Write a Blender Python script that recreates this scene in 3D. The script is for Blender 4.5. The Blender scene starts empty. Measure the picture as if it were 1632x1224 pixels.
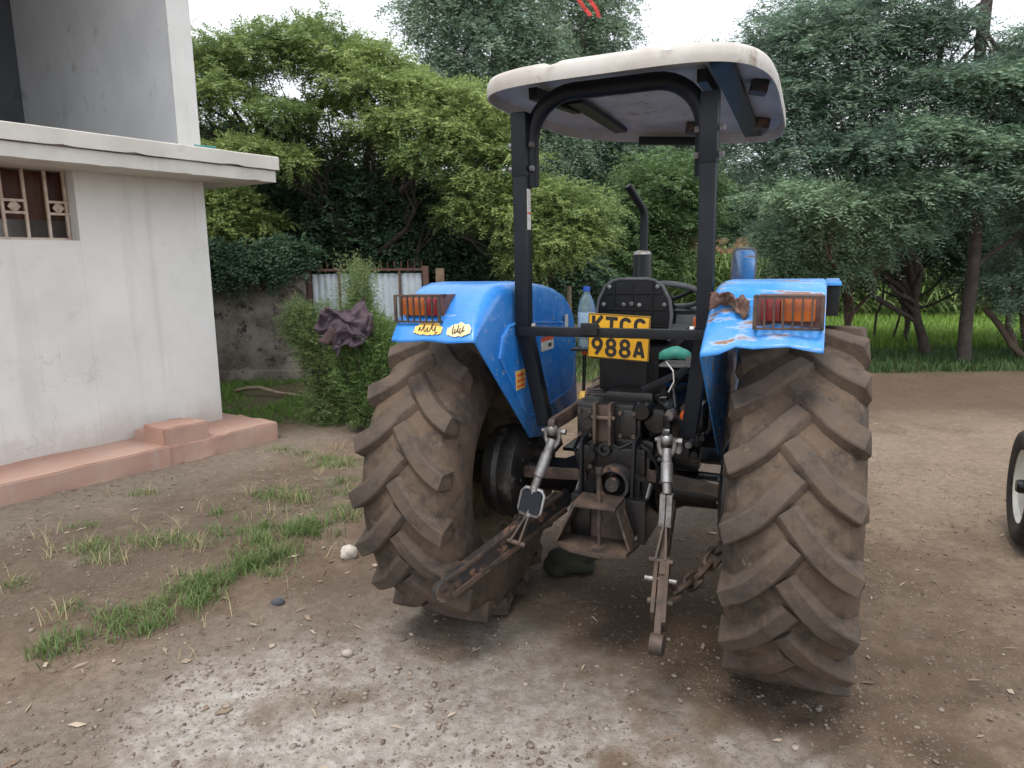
import bpy, bmesh, math, random
import numpy as np
from mathutils import Vector, Matrix, Euler, noise as mnoise

scene = bpy.context.scene
COL = scene.collection
R = math.radians
rng = np.random.default_rng(7)
random.seed(7)

# ------------------------------------------------------------------ camera, sky, sun, exposure
cam_data = bpy.data.cameras.new('camera')
cam = bpy.data.objects.new('camera', cam_data)
COL.objects.link(cam)
cam_data.sensor_width = 36.0
cam_data.lens = 24.72
cam_data.clip_start = 0.05
cam_data.clip_end = 2000.0
cam.matrix_world = (Matrix.Translation((0, 0, 1.845)) @ Matrix.Rotation(R(90 - 10.08), 4, 'X')
                    @ Matrix.Rotation(R(-0.53), 4, 'Z'))
cam_data.dof.use_dof = True
cam_data.dof.focus_distance = 3.1
cam_data.dof.aperture_fstop = 5.0
scene.camera = cam

SUN_EL, SUN_AZ = 66.0, 205.0     # degrees; azimuth clockwise from +Y
world = bpy.data.worlds.new('World')
scene.world = world
world.use_nodes = True
wn = world.node_tree.nodes; wl = world.node_tree.links
wn.clear()
sky = wn.new('ShaderNodeTexSky'); sky.sky_type = 'NISHITA'; sky.sun_disc = False
sky.sun_elevation = R(SUN_EL); sky.sun_rotation = R(SUN_AZ)
sky.dust_density = 3.0; sky.air_density = 1.0
# a closed layer of thin bright cloud: the blue of the clear sky is mostly veiled by white
veil = wn.new('ShaderNodeMix'); veil.data_type = 'RGBA'
veil.inputs['Factor'].default_value = 0.74
veil.inputs['B'].default_value = (11.9, 12.2, 12.8, 1)
bg = wn.new('ShaderNodeBackground'); bg.inputs['Strength'].default_value = 0.10
wo = wn.new('ShaderNodeOutputWorld')
wl.new(sky.outputs[0], veil.inputs['A'])
wl.new(veil.outputs['Result'], bg.inputs[0]); wl.new(bg.outputs[0], wo.inputs[0])

sun_d = bpy.data.lights.new('sun', 'SUN'); sun_d.energy = 1.5; sun_d.angle = R(18)
sun_d.color = (1.0, 0.94, 0.86)
sun = bpy.data.objects.new('sun', sun_d); COL.objects.link(sun)
_az = R(SUN_AZ)
_to_sun = Vector((math.sin(_az) * math.cos(R(SUN_EL)), math.cos(_az) * math.cos(R(SUN_EL)), math.sin(R(SUN_EL))))
sun.rotation_euler = _to_sun.to_track_quat('Z', 'Y').to_euler()
sun.location = (0, -5, 12)

scene.view_settings.view_transform = 'Standard'
scene.view_settings.look = 'None'
scene.view_settings.exposure = 0.78
scene.view_settings.gamma = 1.0
scene.view_settings.use_curve_mapping = False
scene.cycles.max_bounces = 6
scene.cycles.diffuse_bounces = 3
scene.cycles.glossy_bounces = 3
scene.cycles.transmission_bounces = 4
scene.cycles.transparent_max_bounces = 6
scene.cycles.use_adaptive_sampling = True

# ------------------------------------------------------------------ helpers
def tag(o, label=None, cat=None, group=None, kind=None):
    if label: o['label'] = label
    if cat: o['category'] = cat
    if group: o['group'] = group
    if kind: o['kind'] = kind
    return o

def empty(name, loc=(0, 0, 0), rot=(0, 0, 0), parent=None):
    o = bpy.data.objects.new(name, None)
    o.empty_display_size = 0.1
    COL.objects.link(o); o.location = loc; o.rotation_euler = rot
    if parent: o.parent = parent
    return o

def link_mesh(name, me, mat=None, parent=None, loc=None, rot=None):
    o = bpy.data.objects.new(name, me)
    COL.objects.link(o)
    if mat is not None and len(me.materials) == 0: me.materials.append(mat)
    if parent: o.parent = parent
    if loc is not None: o.location = loc
    if rot is not None: o.rotation_euler = rot
    return o

class MB:
    """collects shapes that become one mesh"""
    def __init__(s): s.v = []; s.f = []
    def add(s, vs, fs):
        b = len(s.v); s.v += [tuple(p) for p in vs]; s.f += [tuple(i + b for i in f) for f in fs]; return s
    def box(s, c, d, rot=None):
        x, y, z = d[0] / 2, d[1] / 2, d[2] / 2
        vs = [Vector((a * x, b * y, e * z)) for e in (-1, 1) for b in (-1, 1) for a in (-1, 1)]
        if rot is not None:
            m = rot if isinstance(rot, Matrix) else Euler(rot).to_matrix()
            vs = [m @ p for p in vs]
        c = Vector(c)
        return s.add([p + c for p in vs], [(0, 2, 3, 1), (4, 5, 7, 6), (0, 1, 5, 4), (2, 6, 7, 3), (0, 4, 6, 2), (1, 3, 7, 5)])
    def bar(s, a, b, w, h, up=(0, 0, 1)):
        """box beam from a to b, w across, h along up"""
        a, b = Vector(a), Vector(b); d = b - a; L = d.length; d.normalize()
        u = Vector(up); sd = d.cross(u)
        if sd.length < 1e-4: sd = d.cross(Vector((0, 1, 0)))
        sd.normalize(); u = sd.cross(d).normalized()
        m = Matrix((sd, d, u)).transposed()
        return s.box((a + b) / 2, (w, L, h), m)
    def tube(s, path, r, n=10, closed=False, cap=True):
        P = [Vector(p) for p in path]; k = len(P)
        rs = r if isinstance(r, (list, tuple)) else [r] * k
        vs = []; prev = None
        for i in range(k):
            if closed: t = P[(i + 1) % k] - P[i - 1]
            else: t = P[min(i + 1, k - 1)] - P[max(i - 1, 0)]
            t.normalize()
            if prev is None:
                a = Vector((0, 0, 1)) if abs(t.z) < 0.9 else Vector((1, 0, 0))
                u = t.cross(a).normalized()
            else:
                u = prev - t * prev.dot(t)
                if u.length < 1e-5: u = t.orthogonal()
                u.normalize()
            prev = u; w = t.cross(u)
            for j in range(n):
                q = 2 * math.pi * j / n
                vs.append(P[i] + (u * math.cos(q) + w * math.sin(q)) * rs[i])
        fs = []
        for i in range(k if closed else k - 1):
            i2 = (i + 1) % k
            for j in range(n):
                j2 = (j + 1) % n
                fs.append((i * n + j, i * n + j2, i2 * n + j2, i2 * n + j))
        if cap and not closed:
            fs.append(tuple(range(n - 1, -1, -1))); fs.append(tuple((k - 1) * n + j for j in range(n)))
        return s.add(vs, fs)
    def cyl(s, a, b, r, n=16, r2=None):
        return s.tube([a, b], [r, r if r2 is None else r2], n)
    def lathe(s, prof, o=(0, 0, 0), axis='X', n=32, close=False):
        """prof: (radius, height along axis)"""
        vs = []; k = len(prof)
        for (r, h) in prof:
            for j in range(n):
                q = 2 * math.pi * j / n; c, d = r * math.cos(q), r * math.sin(q)
                p = {'X': (h, c, d), 'Y': (d, h, c), 'Z': (c, d, h)}[axis]
                vs.append((p[0] + o[0], p[1] + o[1], p[2] + o[2]))
        fs = []
        for i in range(k if close else k - 1):
            i2 = (i + 1) % k
            for j in range(n):
                j2 = (j + 1) % n
                fs.append((i * n + j, i * n + j2, i2 * n + j2, i2 * n + j))
        return s.add(vs, fs)
    def prism(s, poly, axis, a, b):
        """poly in the two other axes (cyclic order), extruded along axis from a to b"""
        k = len(poly)
        def pt(p, h): return {'X': (h, p[0], p[1]), 'Y': (p[0], h, p[1]), 'Z': (p[0], p[1], h)}[axis]
        vs = [pt(p, a) for p in poly] + [pt(p, b) for p in poly]
        fs = [tuple(range(k - 1, -1, -1)), tuple(range(k, 2 * k))]
        fs += [(i, (i + 1) % k, k + (i + 1) % k, k + i) for i in range(k)]
        return s.add(vs, fs)
    def ico(s, c, r, sub=1, sc=(1, 1, 1), jit=0.0, seed=0):
        bm = bmesh.new(); bmesh.ops.create_icosphere(bm, subdivisions=sub, radius=1.0)
        vs = []
        for v in bm.verts:
            k = 1 + jit * mnoise.noise(v.co * 1.6 + Vector((seed * 3.1, seed * 1.7, 0))) + jit * .5 * mnoise.noise(v.co * 4 + Vector((seed, 0, seed)))
            vs.append((c[0] + v.co.x * r * sc[0] * k, c[1] + v.co.y * r * sc[1] * k, c[2] + v.co.z * r * sc[2] * k))
        fs = [tuple(v.index for v in f.verts) for f in bm.faces]; bm.free()
        return s.add(vs, fs)
    def mesh(s, name, bevel=0.0, smooth=35, seg=2):
        me = bpy.data.meshes.new(name); me.from_pydata(s.v, [], s.f)
        bm = bmesh.new(); bm.from_mesh(me)
        bmesh.ops.recalc_face_normals(bm, faces=bm.faces)
        if bevel > 0:
            es = [e for e in bm.edges if len(e.link_faces) == 2 and e.calc_face_angle(0) > R(30)]
            bmesh.ops.bevel(bm, geom=es, offset=bevel, segments=seg, profile=0.7, affect='EDGES', clamp_overlap=True)
        bm.to_mesh(me); bm.free()
        if smooth:
            me.polygons.foreach_set('use_smooth', [True] * len(me.polygons))
            me.set_sharp_from_angle(angle=R(smooth))
        me.update(); return me
    def build(s, name, mat, parent=None, bevel=0.0, smooth=35, loc=None, rot=None, seg=2):
        return link_mesh(name, s.mesh(name, bevel, smooth, seg), mat, parent, loc, rot)

def np_mesh(name, V, F, mat=None, attrs=None, smooth=False, parent=None):
    """V (n,3), F (m,k) with equal k; attrs {name: (n,) float}"""
    V = np.asarray(V, np.float32); F = np.asarray(F, np.int32)
    me = bpy.data.meshes.new(name)
    m, k = F.shape
    me.vertices.add(len(V)); me.vertices.foreach_set('co', V.ravel())
    me.loops.add(m * k); me.loops.foreach_set('vertex_index', F.ravel())
    me.polygons.add(m)
    me.polygons.foreach_set('loop_start', np.arange(0, m * k, k, dtype=np.int32))
    me.polygons.foreach_set('loop_total', np.full(m, k, np.int32))
    if smooth: me.polygons.foreach_set('use_smooth', np.ones(m, bool))
    me.update(calc_edges=True)
    for a, d in (attrs or {}).items():
        at = me.attributes.new(a, 'FLOAT', 'POINT'); at.data.foreach_set('value', np.asarray(d, np.float32))
    return link_mesh(name, me, mat, parent)

def _hash(ix, iy):
    h = (ix.astype(np.int64) * 374761393 + iy.astype(np.int64) * 668265263) & 0x7fffffff
    h = ((h ^ (h >> 13)) * 1274126177) & 0x7fffffff
    return ((h ^ (h >> 16)) & 0xffff) / 65535.0
def vnoise(x, y):
    ix, iy = np.floor(x), np.floor(y); fx, fy = x - ix, y - iy
    fx = fx * fx * (3 - 2 * fx); fy = fy * fy * (3 - 2 * fy)
    ix = ix.astype(np.int64); iy = iy.astype(np.int64)
    a, b, c, d = _hash(ix, iy), _hash(ix + 1, iy), _hash(ix, iy + 1), _hash(ix + 1, iy + 1)
    return (a * (1 - fx) + b * fx) * (1 - fy) + (c * (1 - fx) + d * fx) * fy
def fbm(x, y, sc=1.0, oc=4, seed=0):
    x = np.asarray(x, float) * sc + seed * 17.3; y = np.asarray(y, float) * sc - seed * 9.1
    t = 0; a = .5; n = 0
    for _ in range(oc):
        t = t + a * vnoise(x, y); n += a; a *= .5; x = x * 2.03 + 5.1; y = y * 2.03 + 1.7
    return t / n
def sstep(a, b, x):
    t = np.clip((x - a) / (b - a), 0, 1); return t * t * (3 - 2 * t)

# ------------------------------------------------------------------ materials
def new_mat(name):
    m = bpy.data.materials.new(name); m.use_nodes = True
    nt = m.node_tree; nt.nodes.clear()
    out = nt.nodes.new('ShaderNodeOutputMaterial'); p = nt.nodes.new('ShaderNodeBsdfPrincipled')
    nt.links.new(p.outputs[0], out.inputs[0])
    return m, nt, p, out
def nd(nt, t, **kw):
    n = nt.nodes.new(t)
    for k, v in kw.items(): setattr(n, k, v)
    return n
def noise_tex(nt, scale, detail=6, rough=.6, coord='Object', off=0.0, dist=0.0):
    tc = nd(nt, 'ShaderNodeTexCoord'); n = nd(nt, 'ShaderNodeTexNoise')
    n.inputs['Scale'].default_value = scale; n.inputs['Detail'].default_value = detail
    n.inputs['Roughness'].default_value = rough; n.inputs['Distortion'].default_value = dist
    if off or isinstance(scale, tuple):
        mp = nd(nt, 'ShaderNodeMapping'); mp.inputs['Location'].default_value = (off, off * .7, -off)
        nt.links.new(tc.outputs[coord], mp.inputs[0]); nt.links.new(mp.outputs[0], n.inputs['Vector'])
    else: nt.links.new(tc.outputs[coord], n.inputs['Vector'])
    return n.outputs['Fac']
def ramp(nt, fac, a, b, ca=0.0, cb=1.0):
    n = nd(nt, 'ShaderNodeMapRange'); n.interpolation_type = 'SMOOTHSTEP'
    for i, v in zip(('From Min', 'From Max', 'To Min', 'To Max'), (a, b, ca, cb)): n.inputs[i].default_value = v
    nt.links.new(fac, n.inputs['Value']); return n.outputs['Result']
def mixc(nt, fac, a, b):
    n = nd(nt, 'ShaderNodeMix', data_type='RGBA')
    for sock, v in (('A', a), ('B', b)):
        if isinstance(v, (tuple, list)): n.inputs[sock].default_value = (v[0], v[1], v[2], 1)
        else: nt.links.new(v, n.inputs[sock])
    if isinstance(fac, (int, float)): n.inputs['Factor'].default_value = fac
    else: nt.links.new(fac, n.inputs['Factor'])
    return n.outputs['Result']
def mth(nt, op, a, b=0.0):
    n = nd(nt, 'ShaderNodeMath', operation=op)
    for i, v in enumerate((a, b)):
        if isinstance(v, (int, float)): n.inputs[i].default_value = v
        else: nt.links.new(v, n.inputs[i])
    return n.outputs[0]
def bump(nt, p, h, strength=.3, dist=.01):
    b = nd(nt, 'ShaderNodeBump'); b.inputs['Strength'].default_value = strength; b.inputs['Distance'].default_value = dist
    nt.links.new(h, b.inputs['Height']); nt.links.new(b.outputs[0], p.inputs['Normal'])
def surf(name, c, c2=None, scale=8, rough=.6, metal=0.0, bmp=.15, spots=None, spot_c=None, spot_scale=14, spec=.5, lo=.35, hi=.68, bdist=.004, rough2=None):
    """two-tone noisy surface with optional dirt / rust spots above a noise threshold"""
    m, nt, p, out = new_mat(name)
    c2 = c2 or tuple(x * .6 for x in c)
    f = ramp(nt, noise_tex(nt, scale, 8, .62), lo, hi)
    col = mixc(nt, f, c, c2)
    if spots is not None:
        s = ramp(nt, noise_tex(nt, spot_scale, 10, .7, off=3.7), spots, spots + .1)
        col = mixc(nt, s, col, spot_c)
        r = nd(nt, 'ShaderNodeMapRange'); r.inputs['To Min'].default_value = rough; r.inputs['To Max'].default_value = .9
        nt.links.new(s, r.inputs['Value']); nt.links.new(r.outputs[0], p.inputs['Roughness'])
        if metal:
            nt.links.new(mth(nt, 'MULTIPLY', mth(nt, 'SUBTRACT', 1.0, s), metal), p.inputs['Metallic'])
    else:
        rr = nd(nt, 'ShaderNodeMapRange'); rr.inputs['To Min'].default_value = rough; rr.inputs['To Max'].default_value = min(1, rough + .18) if rough2 is None else rough2
        nt.links.new(f, rr.inputs['Value']); nt.links.new(rr.outputs[0], p.inputs['Roughness'])
        p.inputs['Metallic'].default_value = metal
    nt.links.new(col, p.inputs['Base Color'])
    p.inputs['Specular IOR Level'].default_value = spec
    if bmp: bump(nt, p, noise_tex(nt, scale * 6, 6, .7, off=1.3), bmp, bdist)
    return m
def leaf_mat(name, c, c2, trans=.35):
    m, nt, p, out = new_mat(name)
    nt.nodes.remove(p)
    at = nd(nt, 'ShaderNodeAttribute', attribute_name='tint')
    col = mixc(nt, at.outputs['Fac'], c, c2)
    d = nd(nt, 'ShaderNodeBsdfPrincipled'); d.inputs['Roughness'].default_value = .55; d.inputs['Specular IOR Level'].default_value = .35
    t = nd(nt, 'ShaderNodeBsdfTranslucent')
    mx = nd(nt, 'ShaderNodeMixShader'); mx.inputs[0].default_value = trans
    nt.links.new(col, d.inputs['Base Color']); nt.links.new(col, t.inputs['Color'])
    nt.links.new(d.outputs[0], mx.inputs[1]); nt.links.new(t.outputs[0], mx.inputs[2]); nt.links.new(mx.outputs[0], out.inputs[0])
    return m

RUST = (.13, .055, .028)
MAT = {}
MAT['blue'] = surf('blue_paint', (.012, .155, .50), (.035, .20, .54), 3, .30, 0, .04, spots=.635, spot_c=(.20, .10, .075), spot_scale=7)
MAT['blue_worn'] = surf('worn_blue_paint', (.014, .17, .52), (.08, .27, .57), 5, .34, 0, .06, spots=.565, spot_c=(.23, .12, .085), spot_scale=6)
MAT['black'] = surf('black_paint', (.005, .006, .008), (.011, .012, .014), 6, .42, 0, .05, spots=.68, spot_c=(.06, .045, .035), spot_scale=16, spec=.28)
MAT['black_blue'] = surf('blue_black_paint', (.0035, .0055, .009), (.008, .011, .016), 5, .40, 0, .03, spots=.70, spot_c=(.035, .03, .028), spot_scale=10, spec=.26)
MAT['grease'] = surf('greasy_black_iron', (.003, .003, .0035), (.009, .008, .008), 9, .26, .0, .35, spots=.63, spot_c=(.035, .026, .02), spot_scale=8, spec=.45)
MAT['rusty'] = surf('rusty_steel', (.085, .056, .040), (.022, .018, .016), 9, .62, .15, .45, spots=.60, spot_c=(.165, .125, .098), spot_scale=9)
MAT['rustblack'] = surf('rusty_black_paint', (.016, .016, .018), (.03, .026, .024), 9, .5, .0, .3, spots=.52, spot_c=(.17, .085, .05), spot_scale=7)
MAT['steel'] = surf('bare_steel', (.34, .34, .35), (.17, .15, .135), 16, .42, .75, .15)
MAT['cream'] = surf('dirty_cream_rim', (.34, .28, .18), (.13, .095, .06), 7, .6, 0, .2, spots=.58, spot_c=(.03, .022, .018), spot_scale=5)
MAT['canopy'] = surf('weathered_canopy_plastic', (.47, .45, .42), (.38, .35, .315), 5, .6, 0, .08, spots=.58, spot_c=(.26, .215, .17), spot_scale=4)
MAT['yellow'] = surf('yellow_plate', (.74, .39, .012), (.62, .31, .01), 12, .4, 0, .02)
MAT['plate_black'] = surf('plate_black', (.012, .010, .009), (.02, .018, .015), 20, .5, 0, 0)
MAT['plastic'] = surf('black_seat_plastic', (.006, .0065, .008), (.014, .014, .014), 10, .45, 0, .12, spec=.3)
MAT['greyplastic'] = surf('grey_plastic', (.17, .17, .165), (.10, .10, .10), 8, .5, 0, .1)
MAT['amber'] = surf('amber_lens', (.42, .10, .012), (.27, .055, .008), 12, .22, 0, .02)
MAT['red'] = surf('red_lens', (.22, .010, .012), (.13, .006, .008), 12, .22, 0, .02)
MAT['primer'] = surf('brown_primer_steel', (.13, .068, .06), (.085, .042, .036), 10, .75, 0, .2)
MAT['orange'] = surf('orange_plastic', (.70, .13, .015), (.5, .09, .01), 10, .4, 0, .02)
MAT['label_white'] = surf('white_sticker', (.70, .68, .64), (.5, .48, .44), 30, .5, 0, 0)
MAT['label_yellow'] = surf('yellow_sticker', (.78, .52, .13), (.62, .38, .08), 40, .5, 0, 0)
MAT['label_cream'] = surf('cream_sticker', (.74, .60, .34), (.66, .50, .22), 40, .5, 0, 0)
MAT['label_red'] = surf('orange_sticker_print', (.70, .10, .03), (.6, .09, .03), 40, .5, 0, 0)
MAT['ink'] = surf('dark_ink', (.05, .04, .05), (.03, .03, .04), 40, .5, 0, 0)
MAT['drum'] = surf('dusty_black_drum', (.007, .007, .008), (.03, .027, .024), 7, .4, 0, .5, spots=.54, spot_c=(.075, .062, .052), spot_scale=6, spec=.4, bdist=.01)
MAT['engine'] = surf('dusty_engine_iron', (.005, .0055, .006), (.015, .014, .013), 8, .34, 0, .3, spots=.63, spot_c=(.06, .042, .032), spot_scale=11)

def worn_paint(name, c, c2, amount):
    m, nt, p, out = new_mat(name)
    col = mixc(nt, ramp(nt, noise_tex(nt, 3.5, 8, .65), .35, .68), c, c2)
    tc = nd(nt, 'ShaderNodeTexCoord'); mp = nd(nt, 'ShaderNodeMapping'); mp.inputs['Scale'].default_value = (4, 14, 16); mp.inputs['Rotation'].default_value = (0, .5, .3)
    nz = nd(nt, 'ShaderNodeTexNoise'); nz.inputs['Scale'].default_value = 1.4; nz.inputs['Detail'].default_value = 9; nz.inputs['Roughness'].default_value = .62
    nt.links.new(tc.outputs['Object'], mp.inputs[0]); nt.links.new(mp.outputs[0], nz.inputs['Vector'])
    scr = ramp(nt, nz.outputs['Fac'], amount, amount + .05)
    halo = ramp(nt, nz.outputs['Fac'], amount - .05, amount + .02)
    col = mixc(nt, mth(nt, 'MULTIPLY', halo, .55), col, (.42, .46, .52))
    col = mixc(nt, scr, col, mixc(nt, noise_tex(nt, 40, 5, .7), (.12, .055, .035), (.30, .19, .13)))
    dust = ramp(nt, noise_tex(nt, 6, 9, .72, off=6), .45, .75)
    geo = nd(nt, 'ShaderNodeNewGeometry'); sx = nd(nt, 'ShaderNodeSeparateXYZ'); nt.links.new(geo.outputs['Normal'], sx.inputs[0])
    col = mixc(nt, mth(nt, 'MULTIPLY', dust, .16), col, (.40, .34, .28))
    nt.links.new(col, p.inputs['Base Color'])
    rr = nd(nt, 'ShaderNodeMapRange'); rr.inputs['To Min'].default_value = .27; rr.inputs['To Max'].default_value = .8
    nt.links.new(mth(nt, 'MAXIMUM', scr, mth(nt, 'MULTIPLY', dust, .5)), rr.inputs['Value']); nt.links.new(rr.outputs[0], p.inputs['Roughness'])
    bump(nt, p, mth(nt, 'ADD', noise_tex(nt, 5, 4, .5, off=2), mth(nt, 'MULTIPLY', scr, -.12)), .12, .02)
    return m
MAT['blue'] = worn_paint('blue_paint_dusty', (.014, .175, .56), (.045, .225, .60), .65)
MAT['blue_worn'] = worn_paint('blue_paint_scraped', (.02, .21, .60), (.08, .29, .64), .58)
def rubber(name, base, dust, lo, hi):
    m, nt, p, out = new_mat(name)
    lug = nd(nt, 'ShaderNodeAttribute', attribute_name='lug').outputs['Fac']
    a = ramp(nt, noise_tex(nt, 3.2, 8, .65), lo, hi)
    b = ramp(nt, noise_tex(nt, 26, 6, .7, off=2), .38, .7)
    col = mixc(nt, a, base, dust)
    col = mixc(nt, mth(nt, 'MULTIPLY', b, .28), col, (.16, .122, .092))
    c = ramp(nt, noise_tex(nt, 9, 10, .75, off=8), .50, .64)
    col = mixc(nt, mth(nt, 'MULTIPLY', c, .70), col, (.024, .021, .020))
    sc = ramp(nt, noise_tex(nt, 16, 9, .75, off=17), .58, .68)
    col = mixc(nt, mth(nt, 'MULTIPLY', sc, .55), col, (.165, .128, .095))
    worn = mth(nt, 'MULTIPLY', lug, ramp(nt, noise_tex(nt, 11, 7, .7, off=5), .3, .7))
    col = mixc(nt, mth(nt, 'MULTIPLY', worn, .75), col, (.072, .059, .051))
    nt.links.new(col, p.inputs['Base Color'])
    p.inputs['Roughness'].default_value = .82; p.inputs['Specular IOR Level'].default_value = .3
    bump(nt, p, noise_tex(nt, 60, 8, .75), .25, .004)
    return m
MAT['rubber'] = rubber('dusty_brown_rubber', (.038, .029, .022), (.096, .067, .046), .34, .60)
MAT['rubber_dark'] = rubber('dark_rubber', (.022, .021, .022), (.06, .05, .043), .4, .68)

# ================================================================== THE TRACTOR (built in its own frame: X right, Y forward, Z up)
TR, TW = 0.775, 0.467
tractor = empty('tractor', (0.543, 3.272, 0.004), (0, R(-0.66), R(-23.70)))
tag(tractor, 'blue tractor seen from behind with muddy lugged rear tyres and beige sun canopy', 'tractor')

# ---- rear tyres
def carcass_profile(R0, W):
    hw = W / 2
    k = R0 / .775
    pr = [(.400, .175), (.412, .20), (.455, .226), (.53, .240), (.60, .239), (.655, .228), (.690, .212), (.716, .185), (.730, .13), (.738, .06), (.740, 0)]
    left = [(r * k, -x * hw / .2335) for r, x in pr]
    right = [(r * k, x * hw / .2335) for r, x in reversed(pr[:-1])]
    return left + right
def rc(x, R0=.775):
    pr = [(0, .740), (.06, .738), (.13, .730), (.185, .716), (.212, .690), (.228, .655), (.239, .60)]
    return float(np.interp(abs(x), [p[0] for p in pr], [p[1] for p in pr])) * R0 / .775
def tyre_mesh(name, nl=19):
    mb = MB()
    mb.lathe(carcass_profile(TR, TW), n=126)
    xs = [-.018, .03, .075, .12, .165, .205, .232]
    ar = [.0, .060, .118, .168, .204, .227, .240]
    for side in (1, -1):
        for i in range(nl):
            th0 = 2 * math.pi * (i + (0.5 if side < 0 else 0)) / nl
            wear = 1 + .12 * mnoise.noise(Vector((i * 1.3, side * 2.0, 0)))
            rings = []
            for j, (x, a) in enumerate(zip(xs, ar)):
                j0, j1 = max(j - 1, 0), min(j + 1, len(xs) - 1)
                dx, da = xs[j1] - xs[j0], -(ar[j1] - ar[j0]); L = math.hypot(dx, da)
                nx, na = -da / L, dx / L        # normal in the unrolled tread surface
                hw_top = (.031 + .006 * j / 6) * wear; hw_b = .056 + .004 * j / 6
                H = .041 if j else .036
                rtop = .771 + .004 * mnoise.noise(Vector((i * 2.1, j * .9, side))) - .055 * max(0, abs(x) - .10) ** 1.0 - (.010 if j == 0 else 0)
                ring = []
                for (o, top) in ((-hw_b, 0), (-hw_top - .003, 2), (-hw_top + .004, 1), (hw_top - .004, 1), (hw_top + .003, 2), (hw_b, 0)):
                    xx = x + nx * o; aa = -a + na * o
                    xx = min(xx, .236) if x > 0 else xx
                    if top == 0: r = rc(min(max(xx, 0), .222)) - .006
                    else: r = rtop - (.004 if top == 2 else 0)
                    th = th0 + aa / TR
                    ring.append((side * xx, -r * math.cos(th), r * math.sin(th)))
                rings.append(ring)
            # drop down over the shoulder
            x, a = .243, .246
            ring = []
            for (o, top) in ((-.046, 0), (-.030, 2), (-.024, 1), (.024, 1), (.030, 2), (.046, 0)):
                r = (.655, .700, .704)[top] if top != 2 else .700
                r = {0: .645, 1: .695, 2: .690}[top]
                th = th0 + (-a + o * .8) / TR
                ring.append((side * (x if top else .222), -r * math.cos(th), r * math.sin(th)))
            rings.append(ring)
            k = 6; vs = [p for rg in rings for p in rg]; fs = []
            for q in range(len(rings) - 1):
                for e in range(k - 1):
                    fs.append((q * k + e, q * k + e + 1, (q + 1) * k + e + 1, (q + 1) * k + e))
            fs.append(tuple(range(k - 1, -1, -1))); fs.append(tuple((len(rings) - 1) * k + e for e in range(k)))
            mb.add(vs, fs)
    me = mb.mesh(name, 0, 28)
    co = np.array([v.co[:] for v in me.vertices]); rr = np.hypot(co[:, 1], co[:, 2])
    at = me.attributes.new('lug', 'FLOAT', 'POINT'); at.data.foreach_set('value', (rr > .752).astype(np.float32))
    return me
tyre_me = tyre_mesh('tyre'); tyre_me.materials.append(MAT['rubber'])

def rear_wheel(side):
    s = side
    mb = MB()
    # barrel, flanges, dished disc towards the outside
    mb.lathe([(.422, -.190), (.422, -.180), (.402, -.172), (.395, -.13), (.375, -.09), (.375, .09), (.395, .13), (.402, .172), (.422, .180), (.422, .190),
              (.398, .182), (.384, .135), (.362, .095), (.362, -.095), (.384, -.135), (.398, -.182)], n=64, close=True)
    d = s
    mb.lathe([(.368, .07 * d), (.31, .065 * d), (.24, .03 * d), (.16, .015 * d), (.05, .015 * d), (.0, .015 * d)], n=48)
    mb.lathe([(.368, .078 * d), (.31, .073 * d), (.24, .038 * d), (.16, .023 * d), (.05, .023 * d), (.0, .023 * d)], n=48)
    w = mb.build('rear_wheel', MAT['cream'], tractor, loc=(s * (.78 if s > 0 else .815), 0, TR), rot=(R(4 if s > 0 else 9), 0, 0))
    t = link_mesh('tyre', tyre_me, None, w)
    hb = MB(); hb.lathe([(.0, .085 * d), (.07, .085 * d), (.085, .07 * d), (.085, .02 * d)], n=24)
    hb.build('hub', MAT['grease'], w)
    for i in range(8):
        q = 2 * math.pi * i / 8
        MB().cyl((.02 * d, .13 * math.cos(q), .13 * math.sin(q)), (.045 * d, .13 * math.cos(q), .13 * math.sin(q)), .014, 6).build('wheel_nut', MAT['rusty'], w)
    return w
rear_wheel(1); rear_wheel(-1)

# ---- axle, brake drums, transmission
ax = MB()
ax.lathe([(.14, -.17), (.12, -.22), (.085, -.30), (.082, -.47), (.11, -.50)], o=(0, 0, TR), n=24)
ax.lathe([(.14, .17), (.12, .22), (.085, .30), (.082, .47), (.11, .50)], o=(0, 0, TR), n=24)
ax.build('axle_housing', MAT['grease'], tractor)
for s in (1, -1):
    mb = MB()
    mb.lathe([(.0, .47 * s), (.20, .47 * s), (.245, .49 * s), (.25, .53 * s), (.232, .575 * s), (.24, .60 * s), (.22, .66 * s), (.10, .68 * s), (.09, .79 * s)], o=(0, 0, TR), n=40)
    dr = mb.build('brake_drum', MAT['drum'], tractor)
    for i in range(10):
        q = 2 * math.pi * i / 10
        MB().cyl((.462 * s, .165 * math.cos(q), TR + .165 * math.sin(q)), (.472 * s, .165 * math.cos(q), TR + .165 * math.sin(q)), .012, 6).build('drum_bolt', MAT['engine'], dr)
tm = MB()
tm.box((0.0, .02, .80), (.33, .36, .46)); tm.box((0, .62, .82), (.30, .86, .40)); tm.box((0, -.17, .93), (.30, .05, .13))
tm.box((0.01, -.175, .80), (.24, .04, .20)); tm.box((-.14, -.10, .92), (.07, .16, .10)); tm.box((.15, -.09, .98), (.06, .14, .09))
tm.build('transmission_housing', MAT['grease'], tractor, .018)
for (x, z) in ((-.095, .99), (.10, .99), (-.12, .72), (.13, .72), (-.135, .86), (.14, .86), (.0, 1.0)):
    MB().cyl((x, -.19, z), (x, -.205, z), .014, 6).build('housing_bolt', MAT['engine'], tractor)
lc = MB()
lc.box((-.03, .12, 1.105), (.30, .56, .165)); lc.box((-.13, -.172, 1.10), (.085, .03, .14)); lc.box((.065, -.168, 1.105), (.08, .03, .13)); lc.box((.05, .05, 1.21), (.22, .3, .05))
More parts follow.
